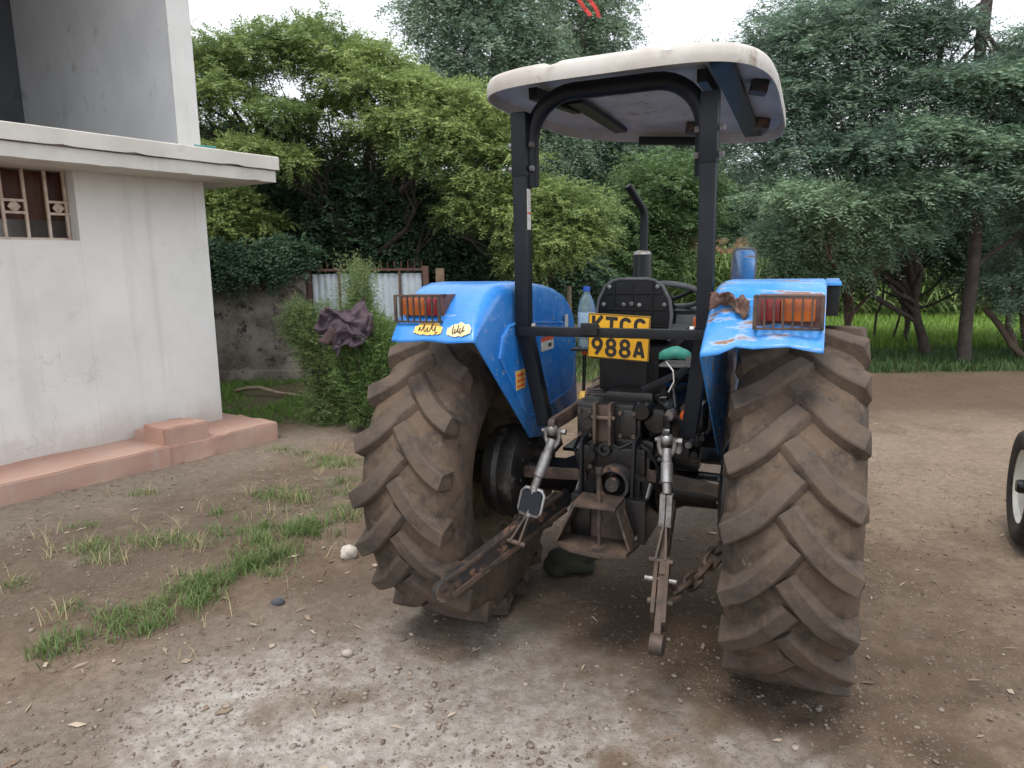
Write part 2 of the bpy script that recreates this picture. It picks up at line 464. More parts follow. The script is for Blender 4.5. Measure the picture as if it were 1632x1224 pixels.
lc.build('hydraulic_lift_cover', MAT['engine'], tractor, .016)
# right-hand valve block, couplers and pipes
vb = MB()
vb.lathe([(.0, -.16), (.055, -.16), (.062, -.14), (.062, .10), (.05, .12)], o=(.19, .0, 1.12), axis='Y', n=20)
vb.box((.27, .02, 1.02), (.10, .16, .20)); vb.box((.33, .10, 1.10), (.07, .14, .14)); vb.box((.30, .0, .92), (.12, .10, .10))
vb.build('valve_block', MAT['grease'], tractor, .01)
for (x, y, z, r, m) in ((.245, -.14, 1.145, .026, 'steel'), (.30, -.10, 1.06, .022, 'grease'), (.325, -.09, 1.01, .02, 'steel'), (.345, -.06, .96, .022, 'grease'), (.285, -.11, .985, .018, 'steel'), (.37, -.02, 1.03, .02, 'grease')):
    MB().lathe([(0, -.02), (r * .7, -.02), (r, -.008), (r, .03), (r * .7, .05), (r * .7, .10)], o=(x, y, z), axis='Y', n=14).build('hydraulic_coupler', MAT[m], tractor)
MB().lathe([(0, -.02), (.022, -.018), (.024, .01), (.016, .03)], o=(.30, -.06, 1.135), axis='Y', n=14).build('coupler_cap', MAT['orange'], tractor)
for path in ([(.30, -.03, 1.10), (.34, .0, 1.18), (.30, .12, 1.28), (.22, .25, 1.30)], [(.26, -.08, 1.17), (.24, -.04, 1.25), (.28, .08, 1.33), (.36, .2, 1.34)],
             [(.35, -.03, .98), (.40, .02, 1.06), (.39, .1, 1.2)], [(.24, -.10, .92), (.20, -.16, .88), (.22, -.12, .78), (.27, .0, .72)]):
    MB().tube(path, .011, 8).build('hydraulic_hose', MAT['plastic'], tractor)
# rockshaft, feedback linkage, cover bolts
MB().lathe([(0, -.20), (.045, -.20), (.05, -.185), (.05, .185), (.045, .20), (0, .20)], o=(0, .06, 1.165), axis='X', n=24).build('rockshaft', MAT['grease'], tractor)
for (x, y, z) in ((-.155, -.188, 1.155), (-.105, -.188, 1.155), (-.155, -.188, 1.045), (-.105, -.188, 1.045), (.035, -.184, 1.155), (.095, -.184, 1.155), (.035, -.184, 1.05), (.095, -.184, 1.05), (-.10, -.205, .90), (.10, -.205, .90), (-.09, -.205, .72), (.11, -.205, .72)):
    MB().cyl((x, y, z), (x, y - .014, z), .0105, 6).build('cover_bolt', MAT['rusty'], tractor)
for path in ([(-.16, -.17, 1.03), (-.20, -.14, .96), (-.17, -.16, .88), (-.19, -.13, .80)], [(.12, -.19, 1.02), (.17, -.20, .99), (.21, -.17, .90), (.19, -.15, .80)], [(-.02, -.20, 1.02), (.04, -.23, 1.0), (.10, -.21, 1.03)]):
    MB().tube(path, .008, 8).build('pipe', MAT['black'], tractor)
MB().bar((.10, -.06, 1.24), (.30, -.02, 1.34), .02, .03).build('control_quadrant', MAT['black'], tractor, .003)
MB().bar((.13, -.05, 1.20), (.33, .03, 1.27), .016, .02).build('control_link', MAT['black'], tractor, .003)
MB().lathe([(0, -.045), (.035, -.045), (.045, -.03), (.045, .06)], o=(.13, -.15, 1.165), axis='Y', n=20).build('spool_cap', MAT['grease'], tractor)
MB().lathe([(0, -.03), (.028, -.03), (.032, -.02), (.032, .05)], o=(-.11, -.19, 1.10), axis='Y', n=6).build('large_nut', MAT['engine'], tractor)
# U-channel for the top link on the lift cover
ch = MB(); ch.box((-.075, -.20, 1.105), (.014, .07, .19)); ch.box((-.005, -.20, 1.105), (.014, .07, .19)); ch.box((-.04, -.185, 1.10), (.056, .012, .17)); ch.cyl((-.095, -.21, 1.13), (.015, -.21, 1.13), .011, 10)
ch.build('top_link_bracket', MAT['rusty'], tractor, .003)
MB().cyl((-.10, -.20, .955), (-.10, -.225, .955), .026, 16).build('oil_plug', MAT['engine'], tractor)

# ---- power take-off, guard strap, hitch and pin
pt = MB(); pt.lathe([(.0, -.06), (.03, -.06), (.032, -.055), (.032, .0)], o=(.02, -.22, .84), axis='Y', n=16)
pt.lathe([(.062, -.05), (.075, -.05), (.08, -.03), (.08, .05)], o=(.02, -.22, .84), axis='Y', n=24)
pt.lathe([(.07, -.046), (.066, .05)], o=(.02, -.22, .84), axis='Y', n=24)
pt.build('power_take_off', MAT['rustblack'], tractor)
MB().lathe([(.016, .0), (.03, .0), (.034, .006), (.03, .012), (.016, .012)], o=(-.035, -.215, .985), axis='Y', n=18).build('breather_ring', MAT['engine'], tractor)
gs = MB(); yg = -.285
gs.bar((-.115, yg, 1.04), (-.118, yg, .775), .012, .04, (0, 1, 0)); gs.bar((-.118, yg, .781), (.115, yg, .776), .04, .012); gs.bar((.115, yg, .77), (.125, yg, 1.05), .012, .04, (0, 1, 0))
gs.bar((-.118, yg, 1.03), (-.118, -.15, 1.03), .012, .04); gs.bar((.124, yg, 1.04), (.124, -.15, 1.04), .012, .04)
gs.build('guard_strap', MAT['black'], tractor, .003)
hy = -.40
hp = MB(); HX = lambda v: (v[0] * .84 - .02, v[1], v[2])
hp.prism([(-.105, .79), (.13, .795), (.20, .60), (-.205, .60)], 'Y', hy + .085, hy + .10)         # back plate
hp.box((.012, hy + .02, .795), (.23, .16, .016))                                                  # top plate
hp.prism([(-.215, hy + .09), (.21, hy + .09), (.185, hy - .06), (.05, hy - .10), (-.10, hy - .08), (-.20, hy - .03)], 'Z', .585, .607)
hp.add([(-.105, hy + .09, .787), (-.105, hy - .03, .787), (-.208, hy - .04, .61), (-.208, hy + .09, .61), (-.093, hy + .09, .787), (-.093, hy - .03, .787), (-.194, hy - .04, .61), (-.194, hy + .09, .61)],
       [(0, 1, 2, 3), (7, 6, 5, 4), (1, 5, 6, 2), (0, 4, 5, 1), (3, 2, 6, 7), (0, 3, 7, 4)])
hp.add([(.128, hy + .09, .787), (.128, hy - .03, .787), (.20, hy - .04, .61), (.20, hy + .09, .61), (.116, hy + .09, .787), (.116, hy - .03, .787), (.186, hy - .04, .61), (.186, hy + .09, .61)],
       [(0, 1, 2, 3), (7, 6, 5, 4), (1, 5, 6, 2), (0, 4, 5, 1), (3, 2, 6, 7), (0, 3, 7, 4)])
hp.v = [HX(v) for v in hp.v]; hp.build('drawbar_hitch', MAT['rusty'], tractor, .003)
MB().box((-.11, -.20, .70), (.09, .26, .2)).box((.14, -.20, .70), (.09, .26, .2)).build('hitch_carrier', MAT['grease'], tractor, .01)
pn = MB(); pn.lathe([(.0, .955), (.017, .955), (.017, .93), (.012, .925), (.012, .80), (.012, .745), (.016, .735), (.009, .69), (.009, .54), (.0, .535)], o=(.0, hy - .005, 0), axis='Z', n=12)
pn.build('hitch_pin', MAT['rusty'], tractor)
for (x0, x1) in ((-.13, -.19), (.19, .145)):
    MB().bar((x0, -.25, .86), (x1, -.33, .62), .010, .012).build('stay_rod', MAT['steel'], tractor)
for (a, b) in (((-.57, -.105, .80), (-.13, -.16, .84)), ((.15, -.16, .87), (.56, -.105, .80))):
    MB().bar(a, b, .014, .055).build('stabiliser_bar', MAT['rusty'], tractor, .003)

# ---- three-point linkage
def clevis(x, y, z, tilt):
    mb = MB(); w = .033
    mb.tube([(x - w, y, z + .02), (x - w, y, z - .02), (x - w * .8, y, z - .045), (x - w * .3, y, z - .066), (x + w * .3, y, z - .066), (x + w * .8, y, z - .045), (x + w, y, z - .02), (x + w, y, z + .02)], .010, 8)
    mb.cyl((x - .05, y, z + .008), (x + .06, y, z + .008), .009, 10); mb.cyl((x + .048, y, z + .008), (x + .065, y, z + .008), .015, 6)
    mb.ico((x, y - .004, z + .014), .029, 2)
    return mb
for s in (-1, 1):
    arm = MB()
    pth = [(.14 * s, .04, 1.165), (.19 * s, -.06, 1.15), (.235 * s, -.17, 1.115), (.258 * s, -.25, 1.10)]
    for p, q in zip(pth[:-1], pth[1:]): arm.bar(p, Vector(q) + (Vector(q) - Vector(p)) * .12, .022, .062)
    arm.cyl((.245 * s, -.265, 1.095), (.275 * s, -.265, 1.095), .034, 16)
    arm.cyl((.10 * s, .06, 1.165), (.20 * s, .06, 1.165), .05, 20)
    arm.build('lift_arm', MAT['rusty'] if s < 0 else MAT['grease'], tractor, .005)
# left lift rod (splayed outwards) and right lift rod (hanging)
def lift_rod(top, tb0, tb1, foot, s):
    top, tb0, tb1, foot = map(Vector, (top, tb0, tb1, foot))
    mb = MB(); mb.tube([top, top.lerp(tb0, .3), top.lerp(tb0, .32), top.lerp(tb0, .75), top.lerp(tb0, .77), tb0], [.021, .021, .026, .026, .019, .019], 14)
    rod = mb.build('lift_rod', MAT['steel'], tractor)
    clevis(top.x, top.y, top.z + .03, 0).build('clevis', MAT['steel'], rod)
    d = (tb1 - tb0).normalized(); sd = d.cross(Vector((0, 1, 0))).normalized(); fw = d.cross(sd)
    tb = MB()
    if s < 0:      # open turnbuckle frame with bright edges
        for k in (-1, 1):
            tb.tube([tb0 + d * .003, tb0 + sd * k * .040 + d * .006, tb0 + sd * k * .054 + d * .025, tb1 + sd * k * .054 - d * .025, tb1 + sd * k * .040 - d * .006, tb1 - d * .003], .009, 8)
        tb.tube([tb0, tb0.lerp(tb1, .5), tb1], [.020, .016, .020], 12)
        tb.build('turnbuckle', MAT['steel'], rod)
        MB().bar(tb0 + d * .015 + fw * .012, tb1 - d * .015 + fw * .012, .096, .012, fw).build('turnbuckle_body', MAT['black_blue'], rod)
    else:          # solid square block
        tb.bar(tb0 - sd * .014, tb1 - sd * .014, .024, .040, fw); tb.bar(tb0 + sd * .014, tb1 + sd * .014, .024, .040, fw)
        tb.build('turnbuckle', MAT['steel'], rod, .003)
    fk = MB()
    for k in (-1, 1): fk.bar(tb1 + sd * k * .006, foot + sd * k * .022, .010, .034, fw)
    fk.cyl(foot - sd * .05, foot + sd * .05, .012, 10); fk.tube([tb1 - d * .02, tb1 + d * .03], .014, 10)
    fk.build('fork', MAT['rusty'], rod, .002)
lift_rod((-.26, -.275, 1.03), (-.325, -.345, .81), (-.345, -.375, .685), (-.385, -.44, .575), -1)
lift_rod((.262, -.275, 1.03), (.281, -.35, .855), (.278, -.355, .715), (.283, -.46, .60), 1)

# left lower link: flat bar with an eye, worn black paint over rust
def lower_link_flat(a, b, th, h0, h1):
    a, b = Vector(a), Vector(b); d = (b - a); L = d.length; d.normalize()
    sd = d.cross(Vector((0, 0, 1))).normalized(); up = sd.cross(d)
    prof = []
    n = 10
    for i in range(n + 1):
        q = -math.pi / 2 + math.pi * i / n; prof.append((L + h1 * .5 * math.cos(q), h1 * .5 * math.sin(q)))
    prof += [(L * .62, h0 * .5), (L * .3, h0 * .5), (0, h0 * .36), (-.03, 0), (0, -h0 * .36), (L * .3, -h0 * .5), (L * .62, -h0 * .5)]
    vs = [a + d * u + up * v + sd * w for w in (-th / 2, th / 2) for (u, v) in prof]; k = len(prof)
    fs = [tuple(range(k - 1, -1, -1)), tuple(range(k, 2 * k))] + [(i, (i + 1) % k, k + (i + 1) % k, k + i) for i in range(k)]
    mb = MB().add(vs, fs)
    return mb, a, b, d, sd, up
mb, a, b, d, sd, up = lower_link_flat((-.25, -.08, .70), (-.60, -.735, .437), .030, .112, .098)
ll = mb.build('lower_link', MAT['rustblack'], tractor, .004)
tag(ll, 'left lower link arm swung out towards the wheel')
for w in (1, -1):
    MB().bar(a + d * .05 - up * .044 + sd * .018 * w, b - d * .02 - up * .040 + sd * .018 * w, .012, .026, up).bar(a + d * .05 + up * .046 + sd * .018 * w, b - d * .02 + up * .040 + sd * .018 * w, .012, .018, up).build('flange', MAT['rusty'], ll, .002)
ey = MB(); cc = b
def ring(mb, c, axis, r0, r1, h, n=24):
    axis = axis.normalized(); u = axis.orthogonal().normalized(); w = axis.cross(u)
    vs = []; 
    for (r, e) in ((r0, -h), (r1, -h), (r1, h), (r0, h)):
        for j in range(n):
            q = 2 * math.pi * j / n; vs.append(c + axis * e + (u * math.cos(q) + w * math.sin(q)) * r)
    fs = [(i * n + j, i * n + (j + 1) % n, ((i + 1) % 4) * n + (j + 1) % n, ((i + 1) % 4) * n + j) for i in range(4) for j in range(n)]
    return mb.add(vs, fs)
ring(ey, cc, sd, .016, .047, .019).build('link_eye', MAT['rusty'], ll, .002)
# right lower link: hanging towards the viewer, twin straps with a tongue between them
a = Vector((.262, -.10, .72)); m1 = Vector((.30, -.52, .545)); b = Vector((.340, -.79, .415))
d = (b - m1).normalized(); sd = Vector((1, 0, 0)); up = sd.cross(d)
rl = MB()
rl.bar(a, m1, .026, .07); rl.bar(m1 - d * .1 + sd * .02, b - d * .08 + sd * .02, .018, .06, up); rl.bar(m1 - d * .1 - sd * .026, b - d * .12 - sd * .026, .017, .05, up)
rlk = rl.build('lower_link', MAT['rusty'], tractor, .004)
tag(rlk, 'right lower link hanging down with twin straps')
MB().bar(m1 - d * .16, b - d * .02, .026, .05, up).build('link_tongue', MAT['rusty'], rlk, .003)
ring(MB(), b, sd, .014, .040, .024).build('link_eye', MAT['rusty'], rlk, .002)
MB().cyl(m1 - sd * .07, m1 + sd * .06, .010, 10).build('link_pin', MAT['steel'], rlk)
MB().cyl(m1 + d * .11 - sd * .05, m1 + d * .11 + sd * .05, .012, 10).build('link_pin', MAT['rusty'], rlk)
# check chains
def chain(p, q, n, sag, r=.0095, W=.017):
    p, q = Vector(p), Vector(q)
    for i in range(n):
        t0 = (i + .5) / n; c = p.lerp(q, t0); c.z -= sag * 4 * t0 * (1 - t0)
        dd = (q - p).normalized(); dd.z -= sag * 4 * (1 - 2 * t0) / (q - p).length; dd.normalize()
        u = dd.cross(Vector((0, 0, 1))).normalized(); w = u.cross(dd)
        s1 = (u + w).normalized() if i % 2 else (u - w).normalized()
        L = (q - p).length / n * .66
        pts = [c + dd * (L - W) * 1 + s1 * W, c - dd * (L - W) + s1 * W, c - dd * (L - W * .3) + s1 * W * .7, c - dd * L, c - dd * (L - W * .3) - s1 * W * .7, c - dd * (L - W) - s1 * W, c + dd * (L - W) - s1 * W, c + dd * (L - W * .3) - s1 * W * .7, c + dd * L, c + dd * (L - W * .3) + s1 * W * .7]
        MB().tube(pts, r, 7, closed=True).build('chain_link', MAT['rusty'], tractor)
chain((.325, -.56, .50), (.50, -.10, .60), 6, .05, .013, .026)
chain((-.42, -.42, .60), (-.50, -.10, .66), 5, .05, .009)

# ---- fenders
FPROF = [(-.665, 1.508), (-.66, 1.522), (-.635, 1.552), (-.60, 1.597), (-.535, 1.650), (-.47, 1.697), (-.40, 1.728), (-.32, 1.742), (-.20, 1.744), (0, 1.735), (.2, 1.715), (.36, 1.69), (.48, 1.655), (.575, 1.60), (.64, 1.52), (.672, 1.42), (.68, 1.30)]
XI, XO = .452, .852
def make_fender(s):
    n = len(FPROF); rows = []
    for k, (y, z) in enumerate(FPROF):
        p0, p1 = FPROF[max(k - 1, 0)], FPROF[min(k + 1, n - 1)]
        ty_, tz_ = p1[0] - p0[0], p1[1] - p0[1]; L = math.hypot(ty_, tz_); ny, nz = -tz_ / L, ty_ / L
        rf = .008 if k < 2 else (.02 if k == 2 else (.04 if k == 3 else .055))
        row = []
        for ph in (0, 22, 45, 68, 90):
            q = R(ph); row.append((XI + rf * (1 - math.cos(q)), rf * (1 - math.sin(q))))
        for t in (.15, .3, .45, .6, .75, .9): row.append((XI + rf + (XO - .015 - XI - rf) * t, 0))
        row += [(XO - .012, 0), (XO - .004, .004), (XO, .012), (XO, .035)]
        pts = []
        for (x, dd) in row:
            yy, zz = y - ny * dd, z - nz * dd
            if s > 0:       # beaten and torn rear lip on the right-hand side
                w = max(0, 1 - k / 5.0)
                zz += w * (-.015 + .034 * float(sstep(.50, .60, x)) + .007 * math.sin(x * 37) - .012 * float(sstep(.80, .85, x)))
                yy += w * (.010 * math.sin((x - .45) * 19) + .007 * math.sin(x * 43) - .02)
            else:
                w = max(0, 1 - k / 6.0); zz += w * .004 * math.sin(x * 30); yy += w * .006 * math.sin(x * 22)
            pts.append((s * x, yy, zz))
        rows.append(pts)
    m = len(rows[0]); vs = [p for r_ in rows for p in r_]
    fs = [(i * m + j, i * m + j + 1, (i + 1) * m + j + 1, (i + 1) * m + j) for i in range(n - 1) for j in range(m - 1)]
    # inner vertical panel
    base = [(rows[i][0][1], rows[i][0][2]) for i in range(n)] + [(.655, .95), (.05, .95), (-.085, .975)]
    b0 = len(vs); vs += [(s * XI, y, z) for (y, z) in base[n:]]
    ng = [i * m for i in range(n)] + [b0, b0 + 1, b0 + 2]
    fs.append(tuple(ng))
    me = bpy.data.meshes.new('fender'); me.from_pydata(vs, [], fs)
    bm = bmesh.new(); bm.from_mesh(me); bmesh.ops.recalc_face_normals(bm, faces=bm.faces); bm.to_mesh(me); bm.free()
    me.polygons.foreach_set('use_smooth', [True] * len(me.polygons)); me.set_sharp_from_angle(angle=R(50))
    o = link_mesh('fender', me, MAT['blue'] if s < 0 else MAT['blue_worn'], tractor)
    so = o.modifiers.new('thickness', 'SOLIDIFY'); so.thickness = .004; so.offset = 0
    # raised pressing on the inner panel
    em = [(-.43, 1.42), (-.40, 1.50), (-.33, 1.545), (-.2, 1.555), (.42, 1.50), (.53, 1.46), (.585, 1.38), (.57, 1.20), (.50, 1.12), (-.05, 1.085), (-.12, 1.10), (-.18, 1.15)]
    em2 = [((y + .0) * .965 + .003, (z - 1.3) * .95 + 1.3) for (y, z) in em]
    x0, x1 = (XI - .001) * s, (XI - .013) * s; k = len(em)
    mb = MB().add([(x0, y, z) for y, z in em] + [(x1, y, z) for y, z in em2], [tuple(range(k, 2 * k))] + [(i, (i + 1) % k, k + (i + 1) % k, k + i) for i in range(k)])
    mb.build('pressed_panel', MAT['blue'], o, .004, 30)
    MB().tube([(s * (XI - .006), y, z) for y, z in em], .009, 8, closed=True).build('panel_swage', MAT['blue'], o)
    # lamp housing wedge, lenses and cage
    li, lo_ = .632, .842; zt, zb, yr = 1.700, 1.590, -.605
    if s > 0: yr = -.64
    mb = MB(); mb.prism([(yr + .022, zb), (yr + .022, zt), (-.43, zt), (-.45, zt - .02), (-.60, zb - .002)], 'X', s * li, s * lo_)
    mb.build('lamp_housing', MAT['primer'], o, .002)
    MB().box((s * (li + .135), yr + .010, (zt + zb) / 2 + .006), (.11, .026, .074)).build('amber_lens', MAT['amber'], o, .006)
    MB().box((s * (li + .047), yr + .010, (zt + zb) / 2 + .006), (.062, .026, .074)).build('red_lens', MAT['red'], o, .006)
    fr = MB(); yc = yr - .022
    for z in (zt, zb): fr.bar((s * (li - .004), yc, z), (s * (lo_ + .004), yc, z), .010, .008)
    for x in (li - .002, lo_ + .002):
        fr.bar((s * x, yc, zb - .003), (s * x, yc, zt + .003), .012, .010, (0, 1, 0)); fr.bar((s * x, yc, zb), (s * x, yr + .04, zb), .01, .008); fr.bar((s * x, yc, zt), (s * x, yr + .04, zt), .01, .008)
    cg = fr.build('lamp_cage', MAT['rusty'], o, .0015)
    for i in range(1, 7):
        x = li + (lo_ - li) * i / 7
        MB().bar((s * x, yc - .003, zb), (s * x, yc - .003, zt), .0065, .0065, (0, 1, 0)).build('cage_bar', MAT['rusty'], o)
    MB().box((s * (XO + .002), yr + .07, 1.535), (.012, .06, .02)).build('edge_rubber', MAT['plastic'], o, .003)
    return o
fl = make_fender(-1); tag(fl, 'left fender with torn sticker, safety labels and clean blue inner panel')
fr_ = make_fender(1); tag(fr_, 'right fender with dented rusty rear lip and peeling paint')
# forward outer skirt of the right fender
MB().box((.880, .16, 1.722), (.056, .62, .012)).build('outer_skirt', MAT['blue_worn'], fr_, .003)
MB().box((.878, .17, 1.655), (.048, .58, .12)).build('skirt_shade_block', MAT['black'], fr_, .003)  # black block standing in for the shade under the skirt lip
# labels and torn sticker on the left fender
X0 = -XI + .0155
def lab(y0, y1, z0, z1, mat, dx=0): return MB().box((X0 + dx, (y0 + y1) / 2, (z0 + z1) / 2), (.002, y1 - y0, z1 - z0)).build('safety_label', MAT[mat], fl)
lab(.05, .225, 1.385, 1.455, 'label_white'); lab(.05, .225, 1.435, 1.456, 'label_red', .0012); lab(.15, .19, 1.40, 1.42, 'ink', .0012)
lab(-.275, -.165, 1.245, 1.335, 'label_yellow')
for k in range(3): lab(-.265, -.175, 1.255 + k * .026, 1.266 + k * .026, 'label_red', .0012)
lab(.41, .455, 1.475, 1.545, 'label_white')
# torn paper sticker with script lettering, follows the rear lip (slope of the strip between the lip and the lamp)
def fpt(x, t):
    """point on the strip of the left fender between lip (t=0) and lamp foot (t=1)"""
    P = [Vector((x, y, z)) for (y, z) in FPROF[1:4]]
    q = t * 2
    c = P[0].lerp(P[1], q) if q < 1 else P[1].lerp(P[2], q - 1)
    w = .75
    c.z += w * .004 * math.sin(-x * 30); c.y += w * .006 * math.sin(-x * 22)
    return c + Vector((0, -.0055, .0045))
def torn(x0, x1, seed, tm):
    r_ = random.Random(seed); n = 14; vs = []; 
    for i in range(n + 1):
        u = i / n; e = math.sin(math.pi * min(max(u, .04), .96)) ** .4
        lo, hi = .5 - .36 * e + r_.uniform(-.05, .05), .5 + .42 * e + r_.uniform(-.08, .03)
        for j in range(4): vs.append(fpt(x0 + (x1 - x0) * u, min(1, max(0, (lo + (hi - lo) * j / 3) * tm))))
    fs = [(i * 4 + j, i * 4 + j + 1, (i + 1) * 4 + j + 1, (i + 1) * 4 + j) for i in range(n) for j in range(3)]
    MB().add(vs, fs).build('torn_sticker', MAT['label_yellow'] if seed == 1 else MAT['label_cream'], fl)
torn(-.745, -.615, 1, .98); torn(-.59, -.475, 2, .95)
for (x0, x1, seed) in ((-.725, -.635, 5), (-.565, -.505, 8)):
    r_ = random.Random(seed)
    n = 26; pts = []
    for i in range(n + 1):
        u = i / n; c = fpt(x0 + (x1 - x0) * u, .50 + .17 * math.sin(u * 31) + .08 * math.sin(u * 13 + seed)); pts.append(c + Vector((.0025 * math.cos(u * 31), -.002, .002)))
    MB().tube(pts, .0018, 5).build('sticker_script', MAT['ink'], fl)

# ---- roll bar
rb = empty('roll_bar', (0, 0, 0), parent=tractor)
for s in (-1, 1):
    p = MB(); p.box((.402 * s, -.25, 1.86), (.064, .064, .72)); 
    p.bar((.402 * s, -.25, 1.545), (.335 * s, -.165, 1.07), .066, .062, (0, 1, 0))
    post = p.build('post', MAT['black_blue'], rb, .010)
    sl = MB(); sl.box((.402 * s, -.25, 2.335), (.070, .070, .27)); sl.build('sleeve', MAT['black_blue'], rb, .008)
    for z in (2.335, 2.235, 1.545):
        for e in (-1, 1):
            MB().cyl((.402 * s + e * .040, -.25, z), (.402 * s + e * .058, -.25, z), .013, 6).build('bolt', MAT['steel'], rb)
    MB().box((.402 * s - s * (-.055), -.25, 1.525), (.05, .03, .045)).build('mount_lug', MAT['black'], rb, .006)
MB().box((-.369, -.252, 2.06), (.003, .036, .175)).build('warning_decal', MAT['label_white'], rb)
MB().box((-.368, -.252, 2.045), (.003, .036, .008)).build('decal_stripe', MAT['label_red'], rb)
MB().bar((-.41, -.282, 1.524), (.41, -.282, 1.524), .03, .042).build('cross_bar', MAT['black'], rb, .005)
MB().box((-.075, -.303, 1.541), (.075, .022, .05)).build('bar_bracket', MAT['plastic'], rb, .004)
hoop = []
for q in range(0, 91, 10): hoop.append((-.375 + .20 * (1 - math.cos(R(q))) - .0, -.205, 2.345 + .20 * math.sin(R(q))))
pts = [(-.375, -.205, 2.16)] + hoop + [(-x, y, z) for (x, y, z) in reversed(hoop)] + [(.375, -.205, 2.16)]
MB().tube(pts, .036, 14).build('hoop', MAT['black_blue'], rb)

# ---- canopy: warped moulded shell
CC = [Vector(c) for c in ((-.58, -.48, 2.525), (.64, -.55, 2.517), (-.63, 1.15, 2.57), (.63, 1.15, 2.445))]
def cwarp(s, t, h):
    S, T = (s + 1) / 2, (t + 1) / 2
    return (CC[0] * (1 - S) + CC[1] * S) * (1 - T) + (CC[2] * (1 - S) + CC[3] * S) * T + Vector((0, 0, h))
NS = 240
def sq(q, e=4.5):
    c, d = math.cos(q), math.sin(q); return math.copysign(abs(c) ** (2 / e), c), math.copysign(abs(d) ** (2 / e), d)
def groove(s): return sum(max(0, 1 - abs(s - g) / .05) for g in (-.34, .42))
def canopy_rings(inner):
    out = []
    if not inner: prof = [(1.0, 0), (1.004, .02), (1.0, .052), (.985, .070), (.955, .079), (.88, .083), (.7, .090), (.45, .096), (.2, .098), (.02, .098)]
    else: prof = [(.990, .002), (.985, .05), (.955, .066), (.88, .071), (.7, .078), (.45, .084), (.2, .086), (.02, .086)]
    for (k, h) in prof:
        for i in range(NS):
            s, t = sq(2 * math.pi * i / NS); s, t = s * k, t * k
            hh = h - (.020 * min(1, groove(s)) * (1 if h > .06 else .0)) * (0.6 if inner else 1) 
            out.append(cwarp(s, t, hh))
    return out, len(prof)
mb = MB(); V1, n1 = canopy_rings(False); V2, n2 = canopy_rings(True)
fs = [(i * NS + j, i * NS + (j + 1) % NS, (i + 1) * NS + (j + 1) % NS, (i + 1) * NS + j) for i in range(n1 - 1) for j in range(NS)]
fs.append(tuple((n1 - 1) * NS + j for j in range(NS)))
b0 = len(V1)
fs += [(b0 + i * NS + j, b0 + (i + 1) * NS + j, b0 + (i + 1) * NS + (j + 1) % NS, b0 + i * NS + (j + 1) % NS) for i in range(n2 - 1) for j in range(NS)]
fs.append(tuple(b0 + (n2 - 1) * NS + NS - 1 - j for j in range(NS)))
fs += [(j, b0 + j, b0 + (j + 1) % NS, (j + 1) % NS) for j in range(NS)]
canopy = mb.add(V1 + V2, fs).build('canopy', MAT['canopy'], tractor, 0, 40)
for (s0, t0, t1, w) in ((-.50, -.2, .93, .075), (.70, -.86, .90, .085)):
    n = 8; vs = []
    for i in range(n + 1):
        t = t0 + (t1 - t0) * i / n
        c = cwarp(s0, t, .066)
        for (dx, dz) in ((-w / 2, 0), (-w / 2, -.022), (w / 2, -.022), (w / 2, 0)): vs.append(c + Vector((dx, 0, dz - (.018 if s0 > 0 else 0))))
    fs = [(i * 4 + j, i * 4 + (j + 1) % 4, (i + 1) * 4 + (j + 1) % 4, (i + 1) * 4 + j) for i in range(n) for j in range(4)] + [(3, 2, 1, 0), (n * 4, n * 4 + 1, n * 4 + 2, n * 4 + 3)]
    MB().add(vs, fs).build('canopy_beam', MAT['black_blue'], canopy, .003)
MB().bar(cwarp(-.32, .92, .0), cwarp(.28, .92, .0), .04, .045).build('canopy_front_beam', MAT['black'], canopy, .004)
for a, b in (((-.36, -.21, 2.555), (-.36, .4, 2.60)), ((.36, -.21, 2.545), (.36, .2, 2.545))): MB().bar(a, b, .04, .05).build('canopy_mount', MAT['black'], canopy, .004)
for (s, t) in ((.86, -.25), (.80, .62), (.2, .75)):
    c = cwarp(s, t, .045); MB().box(c, (.07, .085, .05), (0, .2, .2)).build('canopy_bracket', MAT['rustblack'], canopy, .006)

